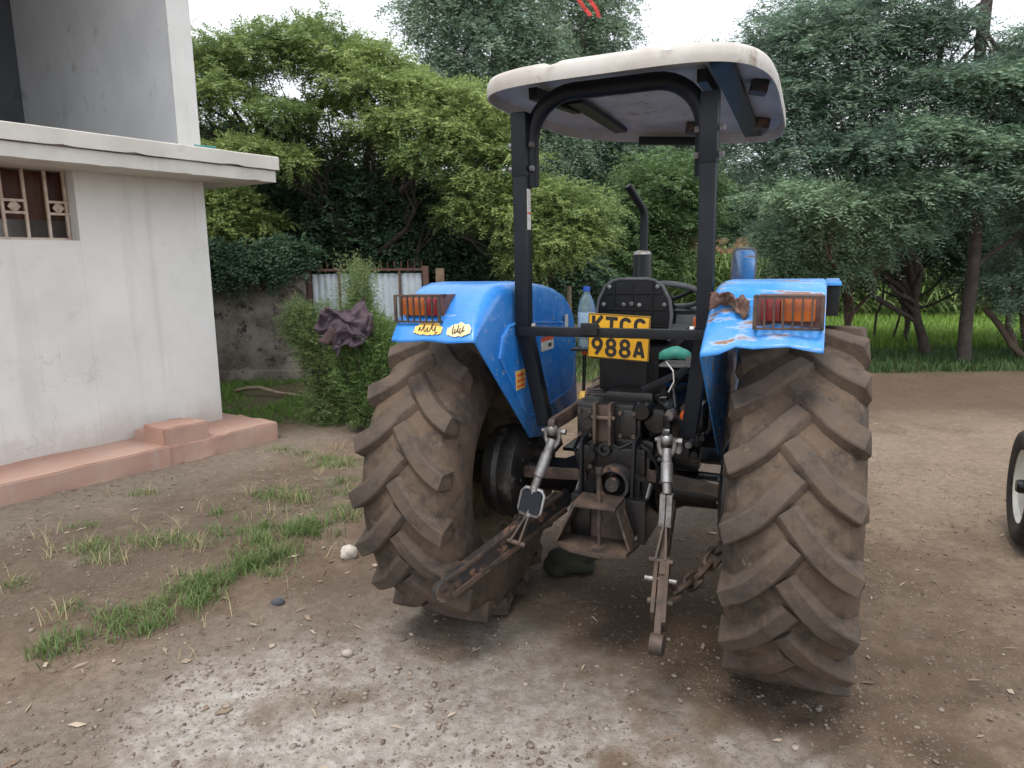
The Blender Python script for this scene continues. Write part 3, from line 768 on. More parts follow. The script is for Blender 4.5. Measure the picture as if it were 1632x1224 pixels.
# ---- number plate
pb = MB().box((0, 0, 0), (.289, .004, .206)).build('number_plate', MAT['yellow'], None, .0015)
pb.parent = tractor; pb.location = (-.000, -.105, 1.487); pb.rotation_euler = (R(3), R(2.6), R(-2))
def stroke_letter(ch, cx, cz, w, h, t):
    """one painted character as flat strokes of width t"""
    L = []
    def arc(x, z, rx, rz, a0, a1, n=18): return [(x + rx * math.cos(R(a0 + (a1 - a0) * i / n)), z + rz * math.sin(R(a0 + (a1 - a0) * i / n))) for i in range(n + 1)]
    hw, hh = w / 2 - t / 2, h / 2 - t / 2
    if ch == 'K': L = [[(-hw, -h / 2), (-hw, h / 2)], [(hw * 1.05, h / 2), (-hw, -.08 * h)], [(-hw * .35, .1 * h), (hw * 1.15, -h / 2)]]
    if ch == 'T': L = [[(-w * .5, hh), (w * .5, hh)], [(0, hh), (0, -h / 2)]]
    if ch == 'C': L = [arc(0, hh - hw, hw, hw, 20, 180) + arc(0, -hh + hw, hw, hw, 180, 340)]
    if ch == 'A': L = [[(-hw, -hh), (-hw * .12, hh), (hw * .12, hh), (hw, -hh)], [(-hw * .62, -.18 * h), (hw * .62, -.18 * h)]]
    if ch == '8': L = [arc(0, hh * .5, hw * .86, hh * .5, 0, 360, 26), arc(0, -hh * .5, hw, hh * .5, 0, 360, 26)]
    if ch == '9': L = [arc(0, hh * .42, hw, hh * .58, 0, 360, 26), [(hw, hh * .42), (hw * .75, -hh * .1), (-hw * .25, -hh)]]
    mb = MB(); lay = 0
    for st in L:
        # offset ribbon, mitred
        n = len(st); closed = math.dist(st[0], st[-1]) < 1e-6
        if closed: st = st[:-1]; n -= 1
        vs = []
        for i in range(n):
            p0 = st[i - 1] if (i or closed) else st[i]; p1 = st[(i + 1) % n] if (i < n - 1 or closed) else st[i]
            dx, dz = p1[0] - p0[0], p1[1] - p0[1]; l = math.hypot(dx, dz); nx, nz = -dz / l, dx / l
            k = 1.0
            for s_ in (1, -1): vs.append((cx + st[i][0] + nx * s_ * t / 2 * k, 0, cz + st[i][1] + nz * s_ * t / 2 * k))
        y0 = -.0036 - lay * .0003; m = len(vs); V = [(x, y0, z) for x, _, z in vs] + [(x, -.0015, z) for x, _, z in vs]; F_ = []
        for i in range(n if closed else n - 1):
            a, b = 2 * i, 2 * ((i + 1) % n)
            F_ += [(a, a + 1, b + 1, b), (a, b, m + b, m + a), (a + 1, m + a + 1, m + b + 1, b + 1)]
        if not closed: F_ += [(0, m, m + 1, 1), (2 * n - 2, 2 * n - 1, m + 2 * n - 1, m + 2 * n - 2)]
        mb.add(V, F_); lay += 1
    o = mb.build('plate_letter', MAT['plate_black'], pb, 0, 0); return o
for i, ch in enumerate('KTCC'): stroke_letter(ch, -.099 + i * .066, .048, .056, .088, .0160)
for i, ch in enumerate('988A'): stroke_letter(ch, -.099 + i * .066, -.050, .056, .088, .0160)
bd = MB()
for (c, d_) in (((0, -.0035, .1), (.283, .0012, .003)), ((0, -.0035, -.1), (.283, .0012, .003)), ((.1415, -.0035, 0), (.003, .0012, .2)), ((-.1415, -.0035, 0), (.003, .0012, .2))): bd.box(c, d_)
bd.build('plate_border', MAT['plate_black'], pb)
MB().box((0, -.08, 1.44), (.20, .03, .03)).box((0, .0, 1.44), (.05, .17, .02)).build('plate_bracket', MAT['black'], tractor, .003)

# ---- seat
seat = empty('seat', (0, 0, 0), parent=tractor)
ol = [(-.215, 1.43), (-.225, 1.56), (-.212, 1.635), (-.175, 1.705), (-.135, 1.73), (-.10, 1.738), (.04, 1.738), (.075, 1.73), (.115, 1.70), (.15, 1.63), (.16, 1.56), (.15, 1.43)]
mb = MB(); mb.prism(ol, 'Y', .30, .37); mb.build('backrest', MAT['plastic'], seat, .014)
rm = MB(); rm.tube([(x, .297, z) for (x, z) in ol], .008, 8); rm.build('rim_bead', MAT['greyplastic'], seat)
for z, x0, x1 in ((1.665, -.17, .11), (1.585, -.20, .14), (1.50, -.20, .14)): MB().box(((x0 + x1) / 2, .296, z), (x1 - x0, .010, .009)).build('rib', MAT['plastic'], seat, .003)
for x in (-.13, -.035, .065): MB().box((x, .297, 1.63), (.007, .008, .17)).build('rib', MAT['plastic'], seat, .002)
for (x, z) in ((-.155, 1.70), (.09, 1.70), (.125, 1.61), (-.185, 1.61), (-.04, 1.615), (-.08, 1.61), (.0, 1.608)):
    MB().lathe([(0, -.012), (.010, -.010), (.012, 0)], o=(x, .298, z), axis='Y', n=12).build('seat_bolt', MAT['steel'], seat)
MB().prism([(.33, 1.38), (.80, 1.42), (.82, 1.47), (.38, 1.46)], 'X', -.23, .18).build('cushion', MAT['plastic'], seat, .02)
MB().box((-.03, .23, 1.29), (.235, .28, .20)).box((-.03, .35, 1.38), (.34, .5, .05)).build('pedestal', MAT['plastic'], seat, .008)
MB().box((-.03, .16, 1.185), (.26, .16, .012)).build('pedestal_flange', MAT['engine'], seat, .002)
MB().box((.26, .10, 1.345), (.20, .16, .012)).box((.31, .06, 1.37), (.06, .05, .04)).build('tool_tray', MAT['greyplastic'], tractor, .004)
MB().box((.34, -.01, 1.34), (.055, .05, .035)).build('chrome_latch', MAT['steel'], tractor, .004)
MB().lathe([(0, 0), (.010, .002), (.011, .05), (.008, .056), (0, .058)], o=(.335, .02, 1.395), axis='Z', n=12).build('lever_knob', MAT['label_yellow'], tractor)
MB().cyl((.335, .02, 1.40), (.34, .08, 1.2), .006, 8).build('lever', MAT['steel'], tractor)
MB().box((.29, .22, 1.53), (.02, .03, .05)).build('lever_knob', MAT['orange'], tractor, .004)
MB().cyl((.29, .22, 1.51), (.31, .25, 1.25), .007, 8).build('lever', MAT['black'], tractor)
MB().lathe([(0, .02), (.016, .018), (.017, -.012), (.010, -.022), (0, -.022)], o=(-.226, .10, 1.395), axis='Z', n=12).build('lever_knob', MAT['orange'], tractor)
MB().cyl((-.226, .10, 1.38), (-.232, .10, 1.17), .009, 8).build('lever', MAT['black'], tractor)
MB().lathe([(0, .03), (.02, .03), (.028, .015), (.03, -.02), (.02, -.04)], o=(-.215, .06, 1.165), axis='Z', n=12).build('filler_cap', MAT['label_yellow'], tractor)
MB().tube([(.21, -.06, 1.375), (.245, -.08, 1.34), (.25, -.08, 1.29), (.225, -.07, 1.24)], .0035, 6).build('loose_cord', MAT['label_white'], tractor)
# bottle shelf beside the seat
MB().box((-.215, .10, 1.408), (.10, .20, .010)).bar((-.19, .16, 1.405), (-.10, .22, 1.30), .02, .02).build('side_shelf', MAT['black'], tractor, .002)

# ---- steering wheel and dash
sw = empty('steering_wheel', (.02, .95, 1.622), (R(-24), 0, R(0)), tractor)
rg = []
for i in range(40):
    q = 2 * math.pi * i / 40; rg.append((.185 * math.cos(q), .185 * math.sin(q), 0))
MB().tube(rg, .0155, 10, closed=True).build('rim', MAT['greyplastic'], sw)
for q in (90, 210, 330): MB().tube([(0, 0, -.035), (.09 * math.cos(R(q)), .09 * math.sin(R(q)), -.02), (.18 * math.cos(R(q)), .18 * math.sin(R(q)), 0)], .011, 8).build('spoke', MAT['plastic'], sw)
MB().lathe([(0, .0), (.03, -.005), (.035, -.02), (.03, -.05)], axis='Z', n=16).build('boss', MAT['plastic'], sw)
MB().cyl((.02, .97, 1.58), (.02, 1.08, 1.30), .022, 12).build('steering_column', MAT['black'], tractor)
db = MB(); db.prism([(.98, 1.10), (.98, 1.40), (1.03, 1.53), (1.25, 1.56), (1.25, 1.10)], 'X', -.20, .24)
dash = db.build('dashboard', MAT['plastic'], tractor, .015)
MB().box((.13, .985, 1.46), (.15, .02, .10), (R(-22), 0, 0)).build('instrument_panel', MAT['greyplastic'], dash, .008)

# ---- bonnet, engine, front axle and front wheels, exhaust
bn = MB(); bn.prism([(-.27, 1.02), (-.27, 1.36), (-.22, 1.44), (-.12, 1.475), (.12, 1.475), (.22, 1.44), (.27, 1.36), (.27, 1.02)], 'Y', 1.26, 2.72)
bonnet = bn.build('bonnet', MAT['blue'], tractor, .02)
MB().box((0, 2.725, 1.20), (.40, .02, .30)).build('grille', MAT['plastic'], bonnet, .006)
for x in (-.17, .17): MB().lathe([(0, .025), (.05, .02), (.055, 0)], o=(x, 2.73, 1.37), axis='Y', n=20).build('headlight', MAT['label_white'], bonnet)
MB().box((0, 1.85, .83), (.34, 1.5, .36)).box((0, 2.5, .70), (.3, .5, .2)).build('engine_block', MAT['engine'], tractor, .02)
fx = MB(); fx.box((0, 2.30, .52), (1.10, .11, .11)); fx.cyl((-.62, 2.30, .47), (.62, 2.30, .47), .04, 12); fx.box((0, 2.3, .62), (.2, .2, .18))
fx.build('front_axle', MAT['engine'], tractor, .01)
def small_tyre_mesh(name, Rr, W, rim_r, nl, lug=True):
    k = Rr / .46; mb = MB(); hw = W / 2
    pr = [(rim_r, -.78 * hw), (rim_r + .02, -.88 * hw), (rim_r + (Rr - rim_r) * .5, -hw), (Rr - .045 * k, -.93 * hw), (Rr - .022 * k, -.7 * hw), (Rr - .018 * k, 0)]
    mb.lathe(pr + [(r, -x) for r, x in reversed(pr[:-1])], n=64)
    if lug:
        for s in (1, -1):
            for i in range(nl):
                th = 2 * math.pi * (i + (.5 if s < 0 else 0)) / nl
                vs = []
                for (x, a) in ((-.01, 0), (.5 * hw, .07), (.95 * hw, .11)):
                    for (o, r) in ((-.028, Rr - .03), (-.016, Rr), (.016, Rr), (.028, Rr - .03)):
                        q = th - (a - o) / Rr; rr_ = r - (.02 * k if x > .8 * hw else 0); vs.append((s * x, -rr_ * math.cos(q), rr_ * math.sin(q)))
                mb.add(vs, [(i_ * 4 + j, i_ * 4 + j + 1, (i_ + 1) * 4 + j + 1, (i_ + 1) * 4 + j) for i_ in range(2) for j in range(3)] + [(3, 2, 1, 0), (8, 9, 10, 11)])
    return mb.mesh(name, 0, 40)
fty = small_tyre_mesh('tyre', .46, .27, .25, 18); fty.materials.append(MAT['rubber'])
for s in (-1, 1):
    w = MB(); w.lathe([(.26, -.11), (.235, -.09), (.225, 0), (.235, .09), (.26, .11), (.24, .10), (.215, .06 * 1), (.21, -.06), (.24, -.10)], n=40, close=True)
    w.lathe([(.215, .03 * s), (.15, .05 * s), (.07, .06 * s), (0, .06 * s)], n=32)
    wo_ = w.build('front_wheel', MAT['cream'], tractor, loc=(s * .70, 2.30, .46))
    link_mesh('tyre', fty, None, wo_)
    MB().lathe([(0, .12 * s), (.05, .12 * s), (.06, .10 * s), (.06, .04 * s)], n=20).build('hub', MAT['grease'], wo_)
ex = MB(); ex.lathe([(0, 1.40), (.058, 1.40), (.062, 1.42), (.062, 1.865), (.05, 1.882), (.03, 1.89)], o=(-.285, 1.55, 0), axis='Z', n=24)
exh = ex.build('exhaust_silencer', MAT['black'], tractor)
MB().lathe([(.0625, 1.866), (.052, 1.884), (.03, 1.892)], o=(-.285, 1.55, .001), axis='Z', n=24).build('silencer_cap', MAT['steel'], exh)
pp = [(-.275, 1.55, 1.88), (-.273, 1.55, 2.08), (-.275, 1.55, 2.13), (-.287, 1.53, 2.175), (-.305, 1.50, 2.21), (-.355, 1.43, 2.31)]
MB().tube(pp, [.027] * 6, 14, cap=False).build('exhaust_pipe', MAT['black'], exh)
MB().tube(pp[-2:], .021, 14).build('pipe_soot', MAT['plastic'], exh)

# ---- mirror on its stalk at the right-hand side
mr = MB(); k = 28; o1 = []; 
for i in range(k):
    s_, t_ = sq(2 * math.pi * i / k, 5); o1.append((.062 * s_, .118 * t_))
mirr = empty('wing_mirror', (.435, .90, 1.765), (R(8.6), R(2), R(6.5)), tractor)
MB().prism([(x * 1.1, z * 1.03) for x, z in o1], 'Y', .0, .022).build('mirror_shell', MAT['greyplastic'], mirr, .003)
mm, nt, p, out = new_mat('mirror_glass'); p.inputs['Metallic'].default_value = 1; p.inputs['Roughness'].default_value = .04; p.inputs['Base Color'].default_value = (.75, .78, .8, 1)
MB().prism([(x * .90, z * .93) for x, z in o1], 'Y', -.002, .002).build('mirror_glass', mm, mirr)
MB().tube([(.0, .03, -.02), (.0, .06, -.08), (-.01, .06, -.25), (-.03, .10, -.42)], .009, 8).build('mirror_stalk', MAT['black'], mirr)
MB().box((.42, .88, 1.345), (.10, .2, .02)).build('stalk_bracket', MAT['black'], tractor, .003)
# foot platforms and a fuel tank box so that the middle is not hollow
MB().box((-.34, .75, .78), (.26, .6, .02)).box((.34, .75, .78), (.26, .6, .02)).build('foot_platform', MAT['engine'], tractor, .004)
MB().box((.36, .62, 1.05), (.12, .5, .35)).build('fuel_tank', MAT['black'], tractor, .02)

# ================================================================== GROUND
def gheight(x, y):
    x = np.asarray(x, float); y = np.asarray(y, float)
    near = np.exp(-((x - .6) ** 2 + (y - 3.3) ** 2) / 60.0)
    h = (fbm(x, y, .8, 4, 1) - .5) * .05 + (fbm(x, y, 5, 4, 2) - .5) * .022 + (fbm(x, y, 22, 3, 3) - .5) * .010 * near
    # soft, rutted patch beside the right-hand rear wheel
    rut = np.exp(-((x - 1.75) ** 2 / .5 + (y - 2.7) ** 2 / .5))
    h = h + rut * (np.abs(fbm(x, y, 4, 3, 5) - .5) * .10 - .012)
    # low raised verge along the grass strip, from the lower left to the wheel
    u = (x + 2.2) * .60 + (y - 3.0) * .80; v = -(x + 2.2) * .80 + (y - 3.0) * .60
    h = h + .035 * sstep(-.05, .30, v) * sstep(-1.2, -.4, u) * (1 - sstep(2.4, 3.4, u)) * (1 - sstep(1.0, 2.0, v))
    # bank at the far side of the yard
    h = h + .10 * sstep(9.4, 10.6, y + .12 * (fbm(x, y, .6, 3, 9) - .5)) * sstep(2.5, 5, x)
    # chevron prints left behind by the two rear tyres
    for (cx, cy, am, ph) in ((1.257, 2.96, .018, 0.0), (-.171, 3.585, .012, 1.1)):
        s = -((x - cx) * .402 + (y - cy) * .916); l = (x - cx) * .916 - (y - cy) * .402
        pat = .5 + .5 * np.sin(6.283 * (s + np.abs(l) * 1.05) / .252 + ph + 3.14 * (l > 0))
        h = h - am * sstep(.27, .21, np.abs(l)) * sstep(.10, .35, s) * (1 - sstep(1.0, 1.7, s)) * sstep(.35, .75, pat) * sstep(.3, .6, fbm(x, y, 2.5, 3, 71))
    # level where the tyres stand and along the house
    for (cx, cy) in ((1.257, 2.96), (-.171, 3.585), (.83, 5.66), (2.11, 5.10)):
        w = np.exp(-((x - cx) ** 2 + (y - cy) ** 2) / .10); h = h * (1 - w) + (.004) * w
    far = sstep(14, 30, np.hypot(x, y)); h = h * (1 - far)
    return h - .0
def axis_grid(lo, hi, fine_lo, fine_hi, step, n_out=26):
    f = np.arange(fine_lo, fine_hi + 1e-6, step)
    g = lambda n: np.geomspace(step, 1, n)
    a = fine_lo - (fine_lo - lo) * (np.geomspace(.004, 1, n_out)); b = fine_hi + (hi - fine_hi) * (np.geomspace(.004, 1, n_out))
    return np.concatenate([a[::-1], f, b])
gx = axis_grid(-160, 160, -4.6, 4.6, .026); gy = axis_grid(-60, 300, 1.6, 7.4, .026, 40)
GX, GY = np.meshgrid(gx, gy)
X, Y = GX.ravel(), GY.ravel()
Z = gheight(X, Y)
nx_, ny_ = len(gx), len(gy)
idx = np.arange(nx_ * ny_).reshape(ny_, nx_)
F = np.stack([idx[:-1, :-1], idx[:-1, 1:], idx[1:, 1:], idx[1:, :-1]], -1).reshape(-1, 4)
n1_ = fbm(X, Y, 1.6, 5, 11); n2_ = fbm(X, Y, 4.5, 5, 12)
wx, wy = X + (n1_ - .5) * .9, Y + (n2_ - .5) * .5
# pale crushed stone breaking through in the foreground
pale = sstep(.30, -.25, (np.abs(wx + .42) - .95) + .9 * np.maximum(0, wy - 2.72)) * sstep(.30, .52, n2_ * .6 + n1_ * .5)
pale = np.maximum(pale, .9 * sstep(.12, -.1, np.hypot((wx - .92) * .8, wy - 2.28) - .22))
pale = np.maximum(pale, .45 * sstep(.2, -.2, np.hypot((wx + .1) * .7, wy - 3.05) - .3) * sstep(.45, .6, n2_))
# oil-dark, damp earth below the tractor and beside the right wheel
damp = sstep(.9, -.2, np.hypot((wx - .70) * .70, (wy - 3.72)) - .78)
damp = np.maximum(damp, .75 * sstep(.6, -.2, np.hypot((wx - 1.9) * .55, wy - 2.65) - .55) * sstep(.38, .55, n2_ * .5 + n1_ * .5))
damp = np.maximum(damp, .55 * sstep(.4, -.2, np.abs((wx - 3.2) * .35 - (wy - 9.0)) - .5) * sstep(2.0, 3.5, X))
gravel = sstep(.55, -.25, np.abs((wx + 1.6) * .62 - (wy - 2.75) * .0 - .0 + (wy - 2.6) * -.70) - .30) * sstep(7.5, 5.5, wy)
gravel = np.maximum(gravel, .8 * sstep(.5, -.2, np.abs((X + 3.2) * .818 - (Y - 6.27) * .575 - .35 + (n1_ - .5) * .5) - .28))
soil = sstep(-.2, .7, -(wx + 2.2) * .80 + (wy - 3.0) * .60 - .1) * (1 - sstep(-1.3, -.9, wx)) * (1 - sstep(5.6, 6.6, wy))
tan_ = sstep(1.3, 2.6, wx) * sstep(3.2, 4.6, wy) * (1 - sstep(8.0, 8.6, wy))
turf = sstep(7.3, 7.9, wy) * (1 - sstep(.2, 1.6, wx)) + sstep(10.2, 10.7, wy)
ground_m, nt, p, out = new_mat('yard_earth')
def att(nm): return nd(nt, 'ShaderNodeAttribute', attribute_name=nm).outputs['Fac']
base = mixc(nt, ramp(nt, noise_tex(nt, 2.2, 9, .65), .35, .68), (.195, .142, .104), (.325, .250, .188))
base = mixc(nt, mth(nt, 'MULTIPLY', att('tan'), .75), base, (.360, .280, .208))
base = mixc(nt, mth(nt, 'MULTIPLY', att('soil'), .70), base, (.150, .124, .102))
base = mixc(nt, mth(nt, 'MULTIPLY', ramp(nt, noise_tex(nt, .9, 9, .72, off=41), .46, .64), .55), base, (.125, .090, .065))
base = mixc(nt, mth(nt, 'MULTIPLY', ramp(nt, noise_tex(nt, 1.7, 9, .72, off=47), .52, .66), .35), base, (.40, .335, .265))
base = mixc(nt, mth(nt, 'MULTIPLY', att('gravel'), .65), base, (.34, .30, .26))
base = mixc(nt, mth(nt, 'MULTIPLY', att('pale'), .92), base, mixc(nt, ramp(nt, noise_tex(nt, 9, 9, .7, off=5), .4, .66), (.66, .63, .58), (.50, .455, .40)))
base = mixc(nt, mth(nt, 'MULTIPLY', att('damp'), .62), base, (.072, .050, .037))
base = mixc(nt, mth(nt, 'MULTIPLY', att('bank'), .75), base, (.125, .088, .064))
base = mixc(nt, att('turf'), base, (.10, .095, .045))
def vor(scale, off):
    tc = nd(nt, 'ShaderNodeTexCoord'); mp = nd(nt, 'ShaderNodeMapping'); mp.inputs['Location'].default_value = (off, off, 0); v = nd(nt, 'ShaderNodeTexVoronoi'); v.inputs['Scale'].default_value = scale
    nt.links.new(tc.outputs['Object'], mp.inputs[0]); nt.links.new(mp.outputs[0], v.inputs['Vector']); sp = nd(nt, 'ShaderNodeSeparateColor'); nt.links.new(v.outputs['Color'], sp.inputs[0])
    return v.outputs['Distance'], sp.outputs[0], sp.outputs[1]
vd, vr, vg = vor(75, 0.3); vd2, vr2, vg2 = vor(34, 4.1)
chip = mth(nt, 'MULTIPLY', ramp(nt, vd, .45, .25), ramp(nt, vr, .55, .8))
chip2 = mth(nt, 'MULTIPLY', ramp(nt, vd2, .42, .28), ramp(nt, vr2, .80, .9))
patchy = ramp(nt, noise_tex(nt, 3.0, 6, .65, off=12), .38, .62)
chipm = mth(nt, 'MULTIPLY', mth(nt, 'MAXIMUM', chip, chip2), mth(nt, 'ADD', mth(nt, 'MULTIPLY', patchy, .65), .2))
base = mixc(nt, chipm, base, mixc(nt, vg, (.17, .135, .105), (.43, .385, .33)))
lump = ramp(nt, noise_tex(nt, 18, 9, .75, off=15), .40, .60)
base = mixc(nt, mth(nt, 'MULTIPLY', lump, .36), base, (.105, .078, .058))
grit2 = ramp(nt, noise_tex(nt, 60, 7, .75, off=9), .55, .72)
base = mixc(nt, mth(nt, 'MULTIPLY', grit2, .6), base, (.055, .042, .034))
base = mixc(nt, .30, base, (.040, .020, .006))
nt.links.new(base, p.inputs['Base Color']); p.inputs['Roughness'].default_value = .95; p.inputs['Specular IOR Level'].default_value = .2
hsum = mth(nt, 'ADD', mth(nt, 'MULTIPLY', noise_tex(nt, 45, 9, .8, off=4), 1.0), mth(nt, 'MULTIPLY', noise_tex(nt, 8, 8, .75, off=6), 1.0))
hsum = mth(nt, 'ADD', hsum, mth(nt, 'MULTIPLY', chipm, .35))
bump(nt, p, hsum, .75, .020)
g = np_mesh('ground', np.stack([X, Y, Z], -1), F, ground_m, dict(pale=pale, damp=damp, gravel=gravel, soil=soil, tan=tan_, bank=sstep(8.15, 8.6, Y + (n1_ - .5) * .7) * (1 - sstep(10.0, 10.6, Y)) * sstep(1.5, 3.0, X), turf=np.clip(turf, 0, 1)), True)
tag(g, kind='structure')
def gz(x, y): return float(gheight(np.array([x]), np.array([y]))[0])

# ---- loose stones, litter
def scatter_mesh(name, P, S, mat, jit=.35, kind='stuff', label=None, cat=None, flat=.35, seed=1):
    bm = bmesh.new(); bmesh.ops.create_icosphere(bm, subdivisions=1, radius=1.0)
    bv = np.array([v.co[:] for v in bm.verts]); bf = np.array([[v.index for v in f.verts] for f in bm.faces]); bm.free()
    r_ = np.random.default_rng(seed); n = len(P); k = len(bv)
    V = bv[None] * (1 + jit * (r_.random((n, k, 1)) - .5) * 2)
    sc = np.stack([1 + .5 * (r_.random(n) - .5), 1 + .5 * (r_.random(n) - .5), flat + .3 * r_.random(n)], -1) * S[:, None]
    V = V * sc[:, None]
    q = r_.random(n) * 6.283; c, s = np.cos(q), np.sin(q)
    V = np.stack([V[..., 0] * c[:, None] - V[..., 1] * s[:, None], V[..., 0] * s[:, None] + V[..., 1] * c[:, None], V[..., 2]], -1) + P[:, None]
    Fc = (bf[None] + (np.arange(n) * k)[:, None, None]).reshape(-1, 3)
    o = np_mesh(name, V.reshape(-1, 3), Fc, mat, dict(tint=np.repeat(r_.random(n), k)))
    tag(o, label, cat, kind=kind); return o
stone_m, nt, p, out = new_mat('loose_stone')
tv = nd(nt, 'ShaderNodeAttribute', attribute_name='tint').outputs['Fac']
nt.links.new(mixc(nt, ramp(nt, noise_tex(nt, 30, 5, .7), .35, .7), mixc(nt, tv, (.13, .098, .075), (.28, .24, .20)), mixc(nt, tv, (.10, .076, .06), (.22, .185, .155))), p.inputs['Base Color']); p.inputs['Roughness'].default_value = .9
N = 6000
px_ = rng.uniform(-4, 4.2, N * 3); py_ = 1.9 + rng.beta(1.0, 2.2, N * 3) * 6.2
dens = .10 + .55 * sstep(2.2, .3, px_) * sstep(.45, .62, fbm(px_, py_, 1.8, 4, 21)) + .6 * np.exp(-((px_ + 1.2) ** 2 + (py_ - 2.7) ** 2) / .8) + .4 * np.exp(-((px_ - 1.0) ** 2 + (py_ - 2.5) ** 2) / .8)
keep = rng.random(N * 3) < dens * .55
px_, py_ = px_[keep][:N], py_[keep][:N]
S_ = .003 + .011 * rng.random(len(px_)) ** 4 + (rng.random(len(px_)) < .012) * rng.random(len(px_)) * .010
k2 = 120; qx = np.concatenate([rng.normal(-.6, .7, k2), rng.normal(.3, .5, 30)]); qy = np.concatenate([rng.normal(2.75, .30, k2), rng.normal(2.5, .2, 30)])
px_ = np.concatenate([px_, qx]); py_ = np.concatenate([py_, qy]); S_ = np.concatenate([S_, .006 + .013 * rng.random(k2 + 30) ** 2])
scatter_mesh('gravel', np.stack([px_, py_, gheight(px_, py_) + S_ * .25], -1), S_, stone_m, label='small loose stones strewn over the earth yard', cat='gravel')
N2 = 16000; cx_ = rng.uniform(-3.6, 3.8, N2); cy_ = 1.9 + rng.beta(1.0, 1.7, N2) * 5.0
ks = rng.random(N2) < .25 + .75 * sstep(.42, .6, fbm(cx_, cy_, 2.6, 4, 91)); cx_, cy_ = cx_[ks], cy_[ks]
S2 = .0025 + .007 * rng.random(len(cx_)) ** 2.5
clod_m, nt, p, out = new_mat('earth_clod'); tv = nd(nt, 'ShaderNodeAttribute', attribute_name='tint').outputs['Fac']
nt.links.new(mixc(nt, tv, (.075, .054, .039), (.19, .145, .108)), p.inputs['Base Color']); p.inputs['Roughness'].default_value = .95
scatter_mesh('earth_crumbs', np.stack([cx_, cy_, gheight(cx_, cy_) + S2 * .2], -1), S2, clod_m, .5, label='fine brown crumbs of earth lying all over the yard', cat='soil', flat=.5, seed=5)
def litter(name, n, xr, yr, L, W, mat, label, cat, seed, bias=None):
    r_ = np.random.default_rng(seed)
    x = r_.uniform(*xr, n); y = yr[0] + r_.beta(1.1, 1.8, n) * (yr[1] - yr[0])
    if bias is not None:
        k = r_.random(n) < bias(x, y); x, y = x[k], y[k]; n = len(x)
    z = gheight(x, y) + .006; a = r_.random(n) * 6.283; l = L * (.45 + r_.random(n)); w = W * (.5 + r_.random(n))
    dx, dy = np.cos(a), np.sin(a)
    V = []
    for (u, v, h) in ((-.5, 0, .0), (-.1, .5, .006), (.5, .05, .003), (.1, -.5, -.001)):
        V.append(np.stack([x + dx * u * l - dy * v * w, y + dy * u * l + dx * v * w, z + h + r_.random(n) * .006], -1))
    V = np.stack(V, 1).reshape(-1, 3); Fq = np.arange(n * 4).reshape(n, 4)
    return tag(np_mesh(name, V, Fq, mat, dict(tint=np.repeat(r_.random(n), 4))), label, cat, kind='stuff')
dry_m = leaf_mat('dry_leaf', (.16, .11, .075), (.40, .33, .25), .1)
litter('leaf_litter', 380, (-3.6, 4.2), (2.0, 8), .055, .018, dry_m, 'dry leaves and bark chips scattered on the yard', 'leaf litter', 31, lambda x, y: .35 + .65 * (x < -.6))
litter('wood_chips', 260, (-3.6, 4.2), (2.0, 8), .07, .007, dry_m, 'thin dry stalks and splinters lying on the yard', 'litter', 33)
def rock(name, c, r, sc, mat, label, seed, jit=.35, sub=3):
    o = MB().ico((0, 0, 0), r, sub, sc, jit, seed).build(name, mat, None, 0, 180, loc=c); return tag(o, label, 'stone')
rock('mossy_stone', (.33, 3.96, .062), .125, (1.15, .8, .62), surf('mossy_stone', (.012, .014, .010), (.03, .034, .018), 8, .8, 0, .5), 'large dark mossy stone lying under the tractor drawbar', 3, .75)
rock('pale_stone', (-1.03, 4.15, .045), .052, (1.0, .8, .85), surf('pale_stone', (.50, .46, .41), (.38, .34, .30), 10, .9, 0, .4), 'pale grey stone beside the left rear tyre', 5, .3)
rock('rounded_stone', (-.79, 3.05, .018), .026, (1.1, .9, .8), surf('grey_stone', (.36, .32, .28), (.27, .24, .2), 10, .9, 0, .4), 'small light stone alone on the bare gravel', 8, .3, 2)
rock('dark_stone', (-1.28, 3.55, .02), .032, (1.2, .8, .7), surf('slate_stone', (.06, .065, .08), (.04, .042, .05), 10, .8, 0, .3), 'small blue grey stone at the edge of the grass strip', 9, .3, 2)
# thin rusty wire trailing from the left link end
wp = [(-.345, 3.70, .40), (-.27, 3.69, .20), (-.20, 3.66, .06)] + [(-.20 + .75 * t, 3.66 - .25 * t + .05 * math.sin(9 * t), .025 + gz(-.2 + .75 * t, 3.6) + .02 * math.sin(7 * t) ** 2) for t in (.1, .25, .4, .55, .7, .85, 1)]
tag(MB().tube(wp, .0036, 5).build('rusty_wire', MAT['rusty']), 'thin rusty wire trailing from the left link to the ground', 'wire')
wp2 = [(-.09, 3.78, .50), (-.12, 3.76, .38), (-.17, 3.74, .31), (-.16, 3.73, .26), (-.19, 3.73, .22)]
tag(MB().tube(wp2, .0032, 5).build('wire_offcut', MAT['rusty']), 'short kinked wire hanging below the left lower link', 'wire')

